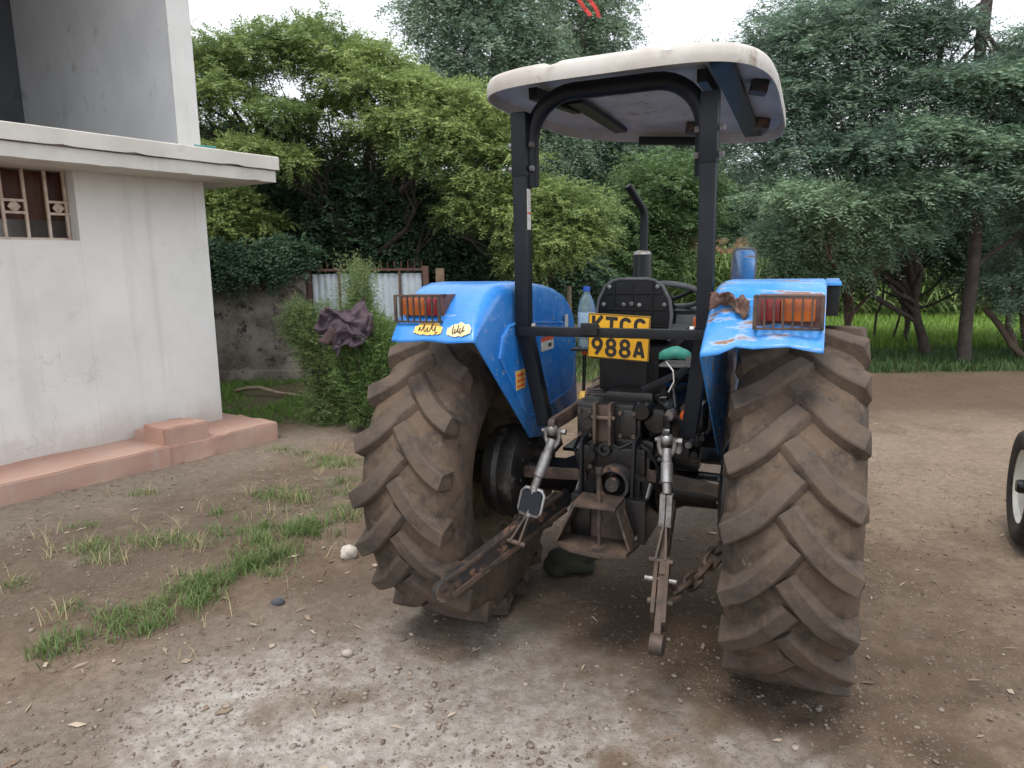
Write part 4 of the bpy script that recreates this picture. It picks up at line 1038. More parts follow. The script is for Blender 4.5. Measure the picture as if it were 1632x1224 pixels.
# ================================================================== GRASS
def blades(name, x, y, hgt, w, mat, label, cat='grass', seed=1, lean=.45, zoff=0.0):
    r_ = np.random.default_rng(seed); n = len(x); z = gheight(x, y) - .004 + zoff
    a = r_.random(n) * 6.283; h = hgt * (.45 + .75 * r_.random(n)); ln = lean * h * (.3 + r_.random(n)); ww = w * (.6 + .7 * r_.random(n))
    b = a + 1.57 + (r_.random(n) - .5); P = np.stack([x, y, z], -1)
    dl = np.stack([np.cos(a), np.sin(a), np.zeros(n)], -1); dw = np.stack([np.cos(b), np.sin(b), np.zeros(n)], -1)
    up = np.array([0, 0, 1.0])
    v0 = P - dw * ww[:, None] * .5; v1 = P + dw * ww[:, None] * .5
    mid = P + up * (h * .6)[:, None] + dl * (ln * .35)[:, None]
    v2 = mid + dw * ww[:, None] * .38; v3 = mid - dw * ww[:, None] * .38
    tip = P + up * (h * .92)[:, None] + dl * ln[:, None]
    v4 = tip + dw * ww[:, None] * .06; v5 = tip - dw * ww[:, None] * .06
    V = np.stack([v0, v1, v2, v3, v4, v5], 1).reshape(-1, 3)
    i = np.arange(n)[:, None] * 6
    Fq = np.concatenate([i + np.array([[0, 1, 2, 3]]), i + np.array([[3, 2, 4, 5]])], 0)
    o = np_mesh(name, V, Fq, mat, dict(tint=np.repeat(r_.random(n), 6)))
    return tag(o, label, cat, kind='stuff')
grass_m = leaf_mat('yard_grass', (.085, .160, .042), (.190, .250, .090), .35)
grass_l = leaf_mat('lawn_grass', (.090, .190, .030), (.15, .26, .045), .35)
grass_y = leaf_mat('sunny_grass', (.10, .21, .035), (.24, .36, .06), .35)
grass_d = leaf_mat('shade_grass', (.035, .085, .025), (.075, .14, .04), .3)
def tufts(cs, n_per, spread, seed):
    r_ = np.random.default_rng(seed); xs = []; ys = []
    for (cx, cy, k) in cs:
        n = int(n_per * k); xs.append(cx + r_.normal(0, spread * k ** .5, n)); ys.append(cy + r_.normal(0, spread * k ** .5 * .8, n))
    return np.concatenate(xs), np.concatenate(ys)
# strip along the verge: from the lower-left towards the wheel, ragged and widening
cs = []
for (cx, cy, k, spr) in ((-2.19, 3.10, .8, .05), (-2.10, 3.20, .5, .05), (-1.98, 3.33, .9, .07), (-1.90, 3.42, 1.0, .07), (-1.82, 3.54, 1.0, .08), (-1.74, 3.68, 1.1, .08), (-1.68, 3.82, 1.2, .10), (-1.60, 3.95, 1.2, .11), (-1.55, 4.08, 1.2, .12), (-1.52, 4.25, 1.2, .13), (-1.48, 4.42, 1.1, .13), (-1.40, 4.55, 1.0, .12), (-1.72, 4.45, .7, .14), (-1.86, 4.58, .7, .12), (-1.62, 4.65, .7, .12), (-1.30, 4.70, .5, .1)):
    for q in range(int(9 * k)): cs.append((cx + rng.normal(0, spr), cy + rng.normal(0, spr), .25 + .6 * rng.random() ** 2))
x, y = tufts(cs, 72, .06, 3)
k = rng.random(len(x)) < .35 + .65 * sstep(.35, .6, fbm(x, y, 6, 3, 77)); x, y = x[k], y[k]
blades('grass_strip', x, y, .078, .0055, grass_m, 'strip of tufted green grass along the edge of the drive', seed=4, lean=1.1)
cs = [(-2.72, 4.30, .6), (-2.62, 4.22, .4), (-2.35, 4.32, .7), (-2.2, 4.35, .5), (-2.5, 4.05, .3), (-1.75, 5.20, .9), (-1.9, 5.28, .7), (-1.6, 5.15, .5), (-1.66, 6.15, 1), (-1.55, 6.3, .9), (-1.75, 6.4, .6), (-1.42, 5.6, .5), (-1.3, 5.3, .5), (-2.05, 6.6, .4), (-2.3, 6.75, .3), (-2.86, 3.72, .3), (-3.0, 4.7, .3), (-2.95, 5.4, .3), (-1.25, 4.95, .6), (-1.2, 4.75, .5), (-2.35, 3.45, .25)]
x, y = tufts(cs, 230, .12, 7)
blades('grass_tufts', x, y, .058, .005, grass_m, 'scattered low grass tufts on the dark soil near the house', seed=8, lean=1.1)
cs2 = [(c[0] + rng.normal(0, .12), c[1] + rng.normal(0, .12), .3) for c in cs] + [(c[0] + rng.normal(0, .2), c[1] + rng.normal(0, .2), .2) for c in cs]
x, y = tufts([(a, b, k) for a, b, k in cs2] + [(-1.9 + rng.normal(0, .35), 4.0 + rng.normal(0, .5), .15) for _ in range(40)], 45, .05, 19)
blades('dry_grass', x, y, .10, .004, leaf_mat('dry_grass', (.30, .25, .12), (.42, .37, .22), .3), 'dry straw coloured blades among the grass tufts', 'grass', 20, 1.4)
n = 26000; x = rng.uniform(-4.9, 0.6, n); y = rng.uniform(7.2, 10.9, n)
k = (rng.random(n) < sstep(.30, .5, fbm(x, y, 1.2, 3, 40))) & ((x + 2.482) * .818 - (y - 7.189) * .575 > -.62 - 3 * (y > 7.9)) & (y > 7.55 + .5 * fbm(x, y, 2, 3, 3))
blades('lawn', x[k], y[k], .075, .010, grass_l, 'bright green lawn between the house end and the boundary wall', 'lawn', 9, .7)
n = 52000; x = rng.uniform(3.0, 16, n); y = 10.5 + rng.random(n) ** 1.4 * 13
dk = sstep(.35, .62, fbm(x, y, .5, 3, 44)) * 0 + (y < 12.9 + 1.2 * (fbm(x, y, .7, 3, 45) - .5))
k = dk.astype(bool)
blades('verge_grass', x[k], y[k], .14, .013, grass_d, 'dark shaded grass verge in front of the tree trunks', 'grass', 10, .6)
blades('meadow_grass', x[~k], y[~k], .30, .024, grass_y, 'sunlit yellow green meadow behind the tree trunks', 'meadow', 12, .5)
n = 9000; x = rng.uniform(-1.2, 4.0, n); y = rng.uniform(10.4, 16, n)
blades('far_grass', x, y, .12, .02, grass_m, 'grass beyond the tractor bonnet', 'grass', 13, .6)
# curved bare branch lying on the lawn
tag(MB().tube([(-3.95, 9.85, .03), (-3.7, 9.72, .09), (-3.5, 9.62, .11), (-3.2, 9.45, .07), (-2.9, 9.38, .05)], [.02, .03, .03, .026, .014], 8).build('fallen_branch', surf('bare_branch', (.33, .25, .17), (.22, .16, .11), 10, .9, 0, .3)), 'bare pale branch lying on the lawn behind the house', 'branch')

# ================================================================== HOUSE (own frame: X along the facade away from the viewer, Y into the building)
house = empty('house', (-2.482, 7.189, 0), (0, 0, math.atan2(.818, .575)))
tag(house, 'grey plastered house with flat slab ledge, barred window and open upper balcony', 'house')
def plaster(name, c, c2, stain, st=.60, splash=False):
    m, nt, p, out = new_mat(name)
    col = mixc(nt, ramp(nt, noise_tex(nt, 1.3, 8, .65), .35, .68), c, c2)
    col = mixc(nt, mth(nt, 'MULTIPLY', ramp(nt, noise_tex(nt, 3.1, 9, .72, off=3), st, st + .14), .55), col, stain)
    col = mixc(nt, mth(nt, 'MULTIPLY', ramp(nt, noise_tex(nt, 9, 9, .75, off=7), .62, .72), .5), col, stain)
    tc = nd(nt, 'ShaderNodeTexCoord'); sx = nd(nt, 'ShaderNodeSeparateXYZ'); nt.links.new(tc.outputs['Object'], sx.inputs[0])
    if splash:      # mud splashed up from the ground, and damp runs down the wall
        zz = mth(nt, 'ADD', sx.outputs[2], mth(nt, 'MULTIPLY', noise_tex(nt, 4.5, 8, .7, off=21), -.55))
        col = mixc(nt, mth(nt, 'MULTIPLY', ramp(nt, zz, .22, -.10), .40 if splash is True else .25), col, (.36, .27, .21))
        mp = nd(nt, 'ShaderNodeMapping'); mp.inputs['Scale'].default_value = (5, 5, .22); nt.links.new(tc.outputs['Object'], mp.inputs[0])
        nz = nd(nt, 'ShaderNodeTexNoise'); nz.inputs['Scale'].default_value = 1.6; nz.inputs['Detail'].default_value = 7; nt.links.new(mp.outputs[0], nz.inputs['Vector'])
        col = mixc(nt, mth(nt, 'MULTIPLY', ramp(nt, nz.outputs['Fac'], .54, .70), .20), col, (.40, .39, .36))
        ck = nd(nt, 'ShaderNodeTexVoronoi'); ck.feature = 'DISTANCE_TO_EDGE'; ck.inputs['Scale'].default_value = .8
        wv = nd(nt, 'ShaderNodeMapping'); nzc = nd(nt, 'ShaderNodeTexNoise'); nzc.inputs['Scale'].default_value = 3.5; nzc.inputs['Detail'].default_value = 5
        av = nd(nt, 'ShaderNodeVectorMath', operation='MULTIPLY_ADD'); nt.links.new(tc.outputs['Object'], nzc.inputs['Vector']); nt.links.new(nzc.outputs['Color'], av.inputs[0]); av.inputs[1].default_value = (.45, .45, .45); nt.links.new(tc.outputs['Object'], av.inputs[2]); nt.links.new(av.outputs[0], ck.inputs['Vector'])
        col = mixc(nt, mth(nt, 'MULTIPLY', ramp(nt, ck.outputs['Distance'], .006, .001), mth(nt, 'MULTIPLY', ramp(nt, noise_tex(nt, 1.1, 4, .6, off=31), .56, .66), .25)), col, (.30, .29, .27))
    nt.links.new(col, p.inputs['Base Color']); p.inputs['Roughness'].default_value = .92; p.inputs['Specular IOR Level'].default_value = .2
    h = mth(nt, 'ADD', noise_tex(nt, 5, 6, .6, off=2), mth(nt, 'MULTIPLY', noise_tex(nt, 70, 5, .7), .25))
    bump(nt, p, h, .35, .012); return m
PW = plaster('grey_white_plaster', (.70, .69, .66), (.62, .61, .58), (.46, .44, .40), .58, True)
PC = plaster('cement_plaster', (.70, .71, .72), (.61, .62, .63), (.30, .29, .28), .57)
PS = plaster('slab_concrete', (.58, .56, .51), (.47, .45, .40), (.34, .32, .27), .55)
PR = plaster('pink_cement', (.37, .20, .155), (.43, .275, .22), (.36, .30, .26), .54, 'low')
WY = .593; UX = -.227
w = MB()
u0, u1, z0, z1 = -2.45, -1.45, 2.04, 2.66
w.box(((u1 + UX) / 2, WY + .115, 1.30), (UX - u1, .23, 2.70)); w.box(((-7 + u0) / 2, WY + .115, 1.30), (u0 + 7, .23, 2.70))
w.box(((u0 + u1) / 2, WY + .1152, (z0 - .05) / 2), (u1 - u0 - .002, .2296, z0 + .05)) 
w.box((UX - .1148, WY + 2.8, 1.30), (.2296, 5.15, 2.70)); w.box((-7.1, WY + 2.7, 1.3), (.2, 5.4, 2.7)); w.box((-3.6, WY + 5.35, 1.3), (6.7, .2, 2.7))
w.build('wall', PW, house)
up = MB(); up.box((UX - .1165, WY + 1.66, 4.3), (.233, 3.3, 2.96)); up.build('upper_end_wall', PC, house)
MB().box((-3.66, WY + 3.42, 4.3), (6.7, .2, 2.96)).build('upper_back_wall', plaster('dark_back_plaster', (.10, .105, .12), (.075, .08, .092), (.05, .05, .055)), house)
MB().box((-5.3, WY + .115, 4.3), (3.4, .23, 2.96)).build('recess_shade_wall', PW, house, .004)  # unseen wall added to darken the balcony recess
MB().box((-6.9, WY + 1.7, 4.3), (.25, 2.9, 2.96)).build('upper_side_wall', PC, house)
MB().box((UX - .1165, WY - .004, 4.3), (.237, .012, 2.94)).build('facade_pier', PW, house, .003)
MB().box((-3.4, 2.5, 5.86), (7.4, 5.0, .18)).build('roof_slab', PS, house, .01)
# ledge slab: upper course slightly proud of a lower course, edge worn uneven
def worn_course(x0, x1, ya, yb, za, zb, seed, name):
    n = 90; vs = []; fs = []
    per = [(x0 + (x1 - x0) * i / n, ya) for i in range(n + 1)] + [(x1, ya + (yb - ya) * i / 20) for i in range(1, 21)]
    m = len(per)
    for j, (x, y) in enumerate(per):
        ux, uy = (0, 1) if j <= n else (-1, 0)
        o = .006 * mnoise.noise(Vector((j * .35, seed, 0))) + .003 * mnoise.noise(Vector((j * 1.7, seed, 3)))
        chip = max(0, mnoise.noise(Vector((j * .52, seed * 2.3, 9))) - .36) * .10
        top = zb + .004 * mnoise.noise(Vector((j * .3, 5, seed))); bot = za + chip + .005 * mnoise.noise(Vector((j * .6, seed, 7)))
        vs += [(x + ux * o, y + uy * o, bot), (x + ux * o, y + uy * o, top - .008), (x + ux * (o + .010), y + uy * (o + .010), top), ]
    for j in range(m - 1):
        for e in range(2): fs.append((j * 3 + e, (j + 1) * 3 + e, (j + 1) * 3 + e + 1, j * 3 + e + 1))
    b = len(vs); vs += [(x0, yb, za), (x0, yb, zb)]
    fs.append(tuple([b + 1] + [j * 3 + 2 for j in range(m)])); fs.append(tuple([j * 3 for j in range(m)][::-1] + [b]))
    fs.append((b, 0, 1, 2, b + 1))
    o = MB().add(vs, fs).build(name, PS, house, 0, 40); return o
worn_course(-7.0, .252, .0, 5.2, 2.752, 2.880, 1.0, 'slab_upper_course')
worn_course(-7.0, .226, .028, 5.2, 2.632, 2.748, 4.0, 'slab_lower_course')
tag(MB().tube([(-.62, .05, 2.892), (-.54, .06, 2.893), (-.46, .045, 2.894), (-.42, .05, 2.894)], [.010, .012, .012, .016], 10).build('plastic_pipe', surf('teal_plastic', (.02, .22, .20), (.015, .16, .16), 10, .4, 0, 0), None), 'short teal plastic pipe lying on the slab edge', 'pipe')
bpy.data.objects['plastic_pipe'].matrix_world = house.matrix_basis.copy()
# plinth, raised doorstep block
def rough_box(name, c, d, mat, seed, amp=.012):
    bm = bmesh.new(); bmesh.ops.create_cube(bm, size=1.0)
    for v in bm.verts: v.co = Vector((v.co.x * d[0], v.co.y * d[1], v.co.z * d[2]))
    bmesh.ops.bevel(bm, geom=list(bm.edges), offset=.012, segments=2, affect='EDGES')
    for _ in range(5):
        es = [e for e in bm.edges if e.calc_length() > .07]
        if not es: break
        bmesh.ops.subdivide_edges(bm, edges=es, cuts=1, use_grid_fill=True)
    bmesh.ops.triangulate(bm, faces=bm.faces)
    for v in bm.verts:
        q = v.co * 5 + Vector((seed, seed * 2, 0)); e = sum(abs(abs(v.co[i]) - d[i] / 2) < .016 for i in range(3))
        k = amp * (1.0 if e >= 2 else .35)
        v.co += Vector((mnoise.noise(q), mnoise.noise(q + Vector((7, 0, 0))), mnoise.noise(q + Vector((0, 9, 0))))) * k - (v.co.normalized() * max(0, mnoise.noise(q * 1.7) - .25) * .035 if e >= 2 else Vector((0, 0, 0)))
    me = bpy.data.meshes.new(name); bm.to_mesh(me); bm.free(); me.polygons.foreach_set('use_smooth', [True] * len(me.polygons)); me.set_sharp_from_angle(angle=R(40))
    return link_mesh(name, me, mat, house, c)
rough_box('plinth', (-2.7, .2965, .088), (3.1, .63, .20), PR, 1)
rough_box('plinth_end', (-.59, .2945, .086), (1.199, .63, .205), PR, 2)
rough_box('plinth_return', (-.10, .90, .085), (.20, .62, .19), PR, 3)
rough_box('step_block', (-.972, .17, .225), (.45, .352, .245), PR, 4)
MB().box((-1.12, .44, .205), (.12, .20, .16), (0, 0, .3)).box((-.80, .47, .22), (.14, .17, .18), (0, 0, -.25)).build('broken_cement_edge', PR, house, .03)
# window
win = empty('window', (0, 0, 0), parent=house)
wm = surf('window_iron', (.62, .51, .42), (.48, .36, .28), 14, .7, 0, .2, spots=.6, spot_c=(.16, .08, .05), spot_scale=20)
yy = WY + .155
def wbar(a, b, w_=.022, d_=.03): return MB().bar(a, b, w_, d_, (0, 1, 0)).build('window_bar', wm, win, .003)
for u in (u0 + .02, -2.30, -2.13, -1.96, -1.79, -1.62, u1 - .02): wbar((u, yy, z0), (u, yy, z1))
for (a, b) in ((u0, -2.13), (-1.96, -1.62 + .0), (-1.79, u1)):
    pass
for (a, b) in ((-2.45, -2.13), (-1.96, -1.79), (-1.62, -1.45)):
    for z in (2.27, 2.37): wbar((a, yy - .004, z), (b, yy - .004, z))
    c = ((a + b) / 2, yy - .004, 2.32)
    MB().box(c, (.07, .012, .07), (0, R(45), 0)).tube([(c[0] + .035 * math.cos(q), c[1], c[2] + .035 * math.sin(q)) for q in np.linspace(0, 6.0, 12)], .006, 6).build('window_ornament', wm, win, .002)
MB().box(((u0 + u1) / 2, yy, z0 + .012), (u1 - u0, .04, .024)).build('window_frame', wm, win, .002)
gm, nt, p, out = new_mat('window_glass'); p.inputs['Base Color'].default_value = (.03, .015, .01, 1); p.inputs['Roughness'].default_value = .15; p.inputs['Specular IOR Level'].default_value = .2; p.inputs['Alpha'].default_value = .22
for i, (a, b) in enumerate(((-2.45, -2.13), (-2.13, -1.79), (-1.79, -1.45))):
    MB().box(((a + b) / 2, yy + .03, (z0 + z1) / 2), (b - a - .01, .004, z1 - z0)).build('pane', gm, win)
cur = surf('brown_curtain', (.26, .10, .05), (.18, .06, .03), 3, .9, 0, .2)
V = []; 
cv = [(u0 - .1 + .3 * 0 + (u1 - u0 + .2) * i / 60, WY + .30 + .02 * math.sin(i * 1.1)) for i in range(61)]
MB().add([(x, y, 2.22) for x, y in cv] + [(x, y, 2.75) for x, y in cv], [(i, i + 1, 62 + i, 61 + i) for i in range(60)]).build('curtain', cur, win)

# ================================================================== BOUNDARY WALL AND GATE
bw = empty('boundary_wall', (-5.4, 11.1, 0))
tag(bw, 'old mossy plastered boundary wall behind the house', 'wall')
wall_m, nt, p, out = new_mat('mossy_wall')
col = mixc(nt, ramp(nt, noise_tex(nt, 2.0, 9, .7), .4, .62), (.27, .24, .21), (.13, .11, .09))
col = mixc(nt, ramp(nt, noise_tex(nt, 7, 9, .75, off=4), .52, .62), col, (.04, .035, .026))
col = mixc(nt, mth(nt, 'MULTIPLY', ramp(nt, noise_tex(nt, 3, 8, .7, off=8), .56, .7), .6), col, (.05, .06, .025))
nt.links.new(col, p.inputs['Base Color']); p.inputs['Roughness'].default_value = .95; bump(nt, p, noise_tex(nt, 14, 8, .75), .6, .03)
MB().box((-.1, .1, .80), (4.6, .22, 1.54)).build('wall_face', wall_m, bw, .03)
MB().box((-.1, .1, 1.60), (4.62, .27, .07)).build('coping', wall_m, bw, .02)
MB().box((-.1, .02, .06), (4.62, .30, .16)).build('footing', wall_m, bw, .03)
gate = empty('gate', (-2.25, 11.1, 0)); tag(gate, 'corrugated metal sheet gate with brown frame and spiked top rail', 'gate')
sheet_m = surf('galvanised_sheet', (.44, .49, .53), (.36, .41, .45), 3, .5, .1, .05, spots=.64, spot_c=(.24, .22, .20), spot_scale=4)
gfr = surf('brown_gate_frame', (.07, .034, .024), (.10, .05, .035), 10, .6, 0, .15)
def corr(x0, x1, zA, zB, n=None):
    n = int((x1 - x0) / .0125); vs = []
    for i in range(n + 1):
        x = x0 + (x1 - x0) * i / n; y = .012 * math.sin(2 * math.pi * x / .10); y = max(-.008, min(.008, y))
        vs += [(x, y, zA), (x, y, zB), (x, y + .002, zA), (x, y + .002, zB)]
    fs = []
    for i in range(n): a, b = i * 4, i * 4 + 4; fs += [(a, b, b + 1, a + 1), (a + 2, a + 3, b + 3, b + 2), (a + 1, b + 1, b + 3, a + 3), (a, a + 2, b + 2, b)]
    return MB().add(vs, fs).build('corrugated_sheet', sheet_m, gate, 0, 50)
for (a, b) in ((-.86, -.44), (-.41, -.01), (.02, .50)): corr(a, b, .10, 1.64); 
corr(.53, .85, 1.28, 1.64); corr(.53, .85, .10, .86)
for x in (-.425, .005, .515): MB().box((x, -.03, .88), (.03, .04, 1.60)).build('gate_post', gfr, gate, .003)
MB().box((.92, .0, .88), (.09, .09, 1.74)).build('gate_post', gfr, gate, .006); MB().box((-.90, .0, .88), (.06, .06, 1.6)).build('gate_post', gfr, gate, .006)
for z in (1.70, .88, .06): MB().box((.0, -.028, z), (1.85, .036, .035)).build('gate_rail', gfr, gate, .003)
MB().box((.69, -.02, 1.07), (.33, .03, .40)).build('lock_panel', gfr, gate, .004)
for i in range(17):
    x = -.82 + i * .105; MB().tube([(x, -.02, 1.70), (x, -.02, 1.80), (x, -.02, 1.845)], [.008, .008, .001], 6).build('spike', gfr, gate)
tag(MB().box((0, 0, .85), (.13, .13, 1.72)).build('gate_pillar', surf('old_timber', (.20, .14, .09), (.13, .09, .06), 8, .9, 0, .3), None, .01, loc=(-1.12, 11.25, 0)), 'square brown pillar at the end of the corrugated gate', 'pillar')
tag(MB().tube([(0, 0, 0), (.01, 0, .8), (0, .01, 1.38)], [.05, .048, .045], 9).build('fence_post', surf('grey_timber', (.24, .19, .13), (.16, .12, .08), 8, .9, 0, .3), None, 0, loc=(.98, 12.0, 0)), 'single weathered timber post standing in the grass', 'post')

# ================================================================== THE WHEEL OF A SECOND VEHICLE
sv = empty('parked_trailer', (3.31, 4.27, 0), (0, 0, R(-27)))
tag(sv, 'parked trailer axle with white rimmed wheel and dark tyre at the yard edge', 'trailer')
wt = small_tyre_mesh('tyre', .385, .20, .235, 20, False); wt.materials.append(MAT['rubber_dark'])
wrim = surf('white_rim', (.80, .80, .72), (.70, .69, .60), 6, .5, 0, .1)
for (x, s) in ((0, -1), (1.35, 1)):
    w = MB(); w.lathe([(.245, -.08), (.225, -.06), (.215, 0), (.225, .06), (.245, .08), (.235, .075), (.205, .03), (.205, -.03), (.235, -.075)], n=40, close=True)
    w.lathe([(.21, .045 * s), (.17, .06 * s), (.10, .04 * s), (.055, .045 * s), (0, .045 * s)], n=32)
    o = w.build('wheel', wrim, sv, loc=(x, 0, .385)); link_mesh('tyre', wt, None, o)
    MB().lathe([(0, .10 * s), (.035, .10 * s), (.045, .08 * s), (.045, .03 * s)], n=16).build('hub', MAT['grease'], o)
tb_ = MB(); tb_.cyl((-.02, 0, .37), (1.38, 0, .37), .032, 12); tb_.build('axle', MAT['grease'], sv)
MB().box((.675, .55, .46), (.8, 1.8, .09)).build('chassis', MAT['black'], sv, .01)

# ================================================================== FOLIAGE TOOLS
def unit(v): return v / np.maximum(np.linalg.norm(v, axis=-1, keepdims=True), 1e-9)
def leaves(name, P, D, N_, L, W, mat, parent=None, tint=None, fold=.15):
    """one kite-shaped blade per point: P base, D direction, N_ side hint"""
    n = len(P); D = unit(D); Sd = unit(np.cross(D, N_)); U = np.cross(Sd, D)
    L = np.broadcast_to(L, (n,))[:, None]; W = np.broadcast_to(W, (n,))[:, None]
    v0 = P; v1 = P + D * L * .45 + Sd * W * .5 + U * W * fold; v2 = P + D * L; v3 = P + D * L * .45 - Sd * W * .5 + U * W * fold
    V = np.stack([v0, v1, v2, v3], 1).reshape(-1, 3); Fq = np.arange(n * 4).reshape(n, 4)
    t = rng.random(n) if tint is None else tint
    return np_mesh(name, V, Fq, mat, dict(tint=np.repeat(t, 4)), False, parent)
def in_pads(pads, n_total, shell=.5, r_=rng, top=0.0):
    """points and outward directions in a set of ellipsoids; pads: (x,y,z,rx,ry,rz[,weight])"""
    A = np.array([p[:6] for p in pads], float); wgt = np.array([(p[6] if len(p) > 6 else 1.0) * (p[3] * p[4] * p[5]) ** (2 / 3) for p in pads]); wgt /= wgt.sum()
    k = r_.choice(len(pads), n_total, p=wgt)
    d = unit(r_.normal(size=(n_total, 3))); rad = (shell + (1 - shell) * r_.random(n_total)) ** .8
    if top: d[:, 2] = np.where(r_.random(n_total) < top, np.abs(d[:, 2]), d[:, 2])
    # lumpy outline
    lump = 1 + .30 * np.sin(d[:, 0] * 5 + k * 1.7) * np.sin(d[:, 1] * 4 + k) + .22 * np.sin(d[:, 2] * 7 + d[:, 0] * 6 + k * .6)
    P = A[k, :3] + d * (rad * lump)[:, None] * A[k, 3:6]
    return P, d, k
def pinnate(P, D, n_leaf, spray_len, L, W, r_=rng, droop=.25, flat=.4):
    """fern-like sprays: leaflets in two rows along short curved stems"""
    n = len(P); D = unit(D)
    up = np.array([0, 0, 1.0])
    side = unit(np.cross(D, up) + .2 * r_.normal(size=(n, 3))); nrm = unit(np.cross(side, D))
    t = (np.arange(n_leaf) + .5) / n_leaf
    sl = spray_len * (.6 + .8 * r_.random(n))
    base = P[:, None] + D[:, None] * (sl[:, None] * t)[..., None] - up * (droop * sl[:, None] * t ** 2)[..., None]
    sg = np.where(np.arange(n_leaf) % 2 == 0, 1.0, -1.0)
    dr = D[:, None] * .55 + side[:, None] * sg[None, :, None] * 1.0 + r_.normal(size=(n, n_leaf, 3)) * .18 - up * .12
    LL = L * (1.0 - .5 * np.abs(t - .4))[None] * (.7 + .6 * r_.random((n, 1)))
    nn = np.broadcast_to(nrm[:, None], base.shape) + r_.normal(size=base.shape) * (1 - flat) + np.array([0, -.35, 0])
    return base.reshape(-1, 3), dr.reshape(-1, 3), nn.reshape(-1, 3), LL.ravel(), np.full(n * n_leaf, W)
bark_d = surf('dark_bark', (.038, .030, .026), (.075, .06, .05), 9, .95, 0, .6, bdist=.02)
bark_b = surf('brown_bark', (.13, .09, .068), (.085, .06, .046), 8, .95, 0, .5, bdist=.02)
def limb(mb, a, b, r0, r1, wob=.08, n=7, seed=0):
    a, b = Vector(a), Vector(b); L = (b - a).length; pts = []; rs = []
    for i in range(n):
        t = i / (n - 1); w = math.sin(math.pi * t) * wob * L
        pts.append(a.lerp(b, t) + Vector((mnoise.noise(Vector((t * 2.2, seed, 1))), mnoise.noise(Vector((t * 2.2, seed, 5))), mnoise.noise(Vector((t * 2.2, seed, 9))) * .6)) * w * 2)
        rs.append(r0 + (r1 - r0) * t)
    mb.tube(pts, rs, 8); return pts
def make_tree(name, label, base, fork, r0, pads, n_spr, mat, bark, leaf=(8, .22, .085, .026), shell=.45, droop=.25, group=None, extra=None, twigs=2, cat='tree', top=.25, limbs_max=40):
    root = empty(name, base); tag(root, label, cat, group)
    b = Vector(base); f = Vector(fork)
    tk = MB(); pts = limb(tk, (0, 0, -.05), f - b, r0, r0 * .5, .02, 9, base[0])
    for i, p in enumerate(pads[:limbs_max]):
        c = Vector(p[:3]) - b; t = .35 + .6 * ((i * 37) % 10) / 10
        st = pts[int(t * (len(pts) - 1))] if i % 3 else pts[-1]
        lp = limb(tk, st, c, r0 * .42, .012, .12, 7, i * 3.3 + base[1])
        for j in range(twigs):
            e = c + Vector((random.uniform(-1, 1) * p[3], random.uniform(-1, 1) * p[4], random.uniform(-.6, 1) * p[5])) * .85
            limb(tk, lp[3 + j % 3], e, .018, .005, .15, 5, i + j * 7.7)
    if extra:
        for (a_, c_, ra, rb_) in extra: limb(tk, Vector(a_) - b, Vector(c_) - b, ra, rb_, .06, 7, a_[0])
    tk.build('trunk', bark, root, 0, 60)
    P, d, k = in_pads(pads, n_spr, shell, top=top)
    D = unit(d * np.array([1, 1, .45]) + rng.normal(size=d.shape) * .45)
    B_, Dr, Nn, LL, WW = pinnate(P, D, leaf[0], leaf[1], leaf[2], leaf[3], droop=droop)
    tint = np.clip(np.repeat(rng.random(n_spr), leaf[0]) * .6 + rng.random(len(B_)) * .25 + np.repeat((rng.random(len(pads)) * .35)[k], leaf[0]), 0, 1)
    leaves('crown', B_ - np.array(base), Dr, Nn, LL, WW, mat, root, tint)
    return root
L_aca = leaf_mat('acacia_leaf', (.062, .135, .048), (.335, .415, .135), .30)
L_dark = leaf_mat('dark_evergreen_leaf', (.036, .078, .050), (.085, .150, .080), .30)
L_euc = leaf_mat('grey_green_leaf', (.090, .160, .115), (.25, .34, .22), .30)
L_sil = leaf_mat('silky_oak_leaf', (.040, .085, .070), (.205, .300, .200), .26)
L_tier = leaf_mat('silky_oak_lit_leaf', (.095, .180, .130), (.30, .42, .25), .32)  # lighter silky oak copy: the lit look of the tiers is in its colour
L_mid = leaf_mat('mid_green_leaf', (.065, .130, .055), (.15, .235, .085), .38)
L_maz = leaf_mat('maize_leaf', (.12, .20, .055), (.25, .33, .12), .4)
L_shr = leaf_mat('cypress_leaf', (.080, .155, .050), (.22, .325, .100), .38)
L_shr2 = leaf_mat('soft_shrub_leaf', (.110, .170, .060), (.24, .31, .12), .38)

# ---- feathery acacia behind the boundary wall
pads = [(-5.3, 12.8, 5.0, 1.0, 1.0, .40), (-4.3, 12.5, 5.15, 1.0, 1.0, .42), (-3.2, 12.4, 5.2, .9, 1.0, .42), (-2.35, 12.2, 4.85, .85, .9, .40),
        (-4.6, 12.0, 4.45, .75, .7, .22), (-3.6, 11.8, 4.1, .7, .6, .18), (-4.15, 11.6, 3.55, .8, .6, .16), (-3.5, 11.5, 3.35, .45, .45, .18),
        (-1.9, 11.9, 4.45, .9, .9, .36), (-1.0, 11.8, 4.25, .9, .9, .34), (-.25, 11.7, 4.0, .75, .8, .34), (-1.55, 11.5, 3.85, .9, .8, .32), (-.75, 11.4, 3.65, .8, .7, .30),
        (-.1, 11.3, 3.35, .6, .6, .30), (-1.35, 11.2, 3.35, .55, .5, .20), (-5.6, 12.4, 4.3, .5, .6, .3), (-3.1, 12.6, 4.35, .7, .5, .3), (-2.5, 12.7, 3.7, .8, .5, .4), (-3.9, 12.7, 3.9, .7, .5, .3)]
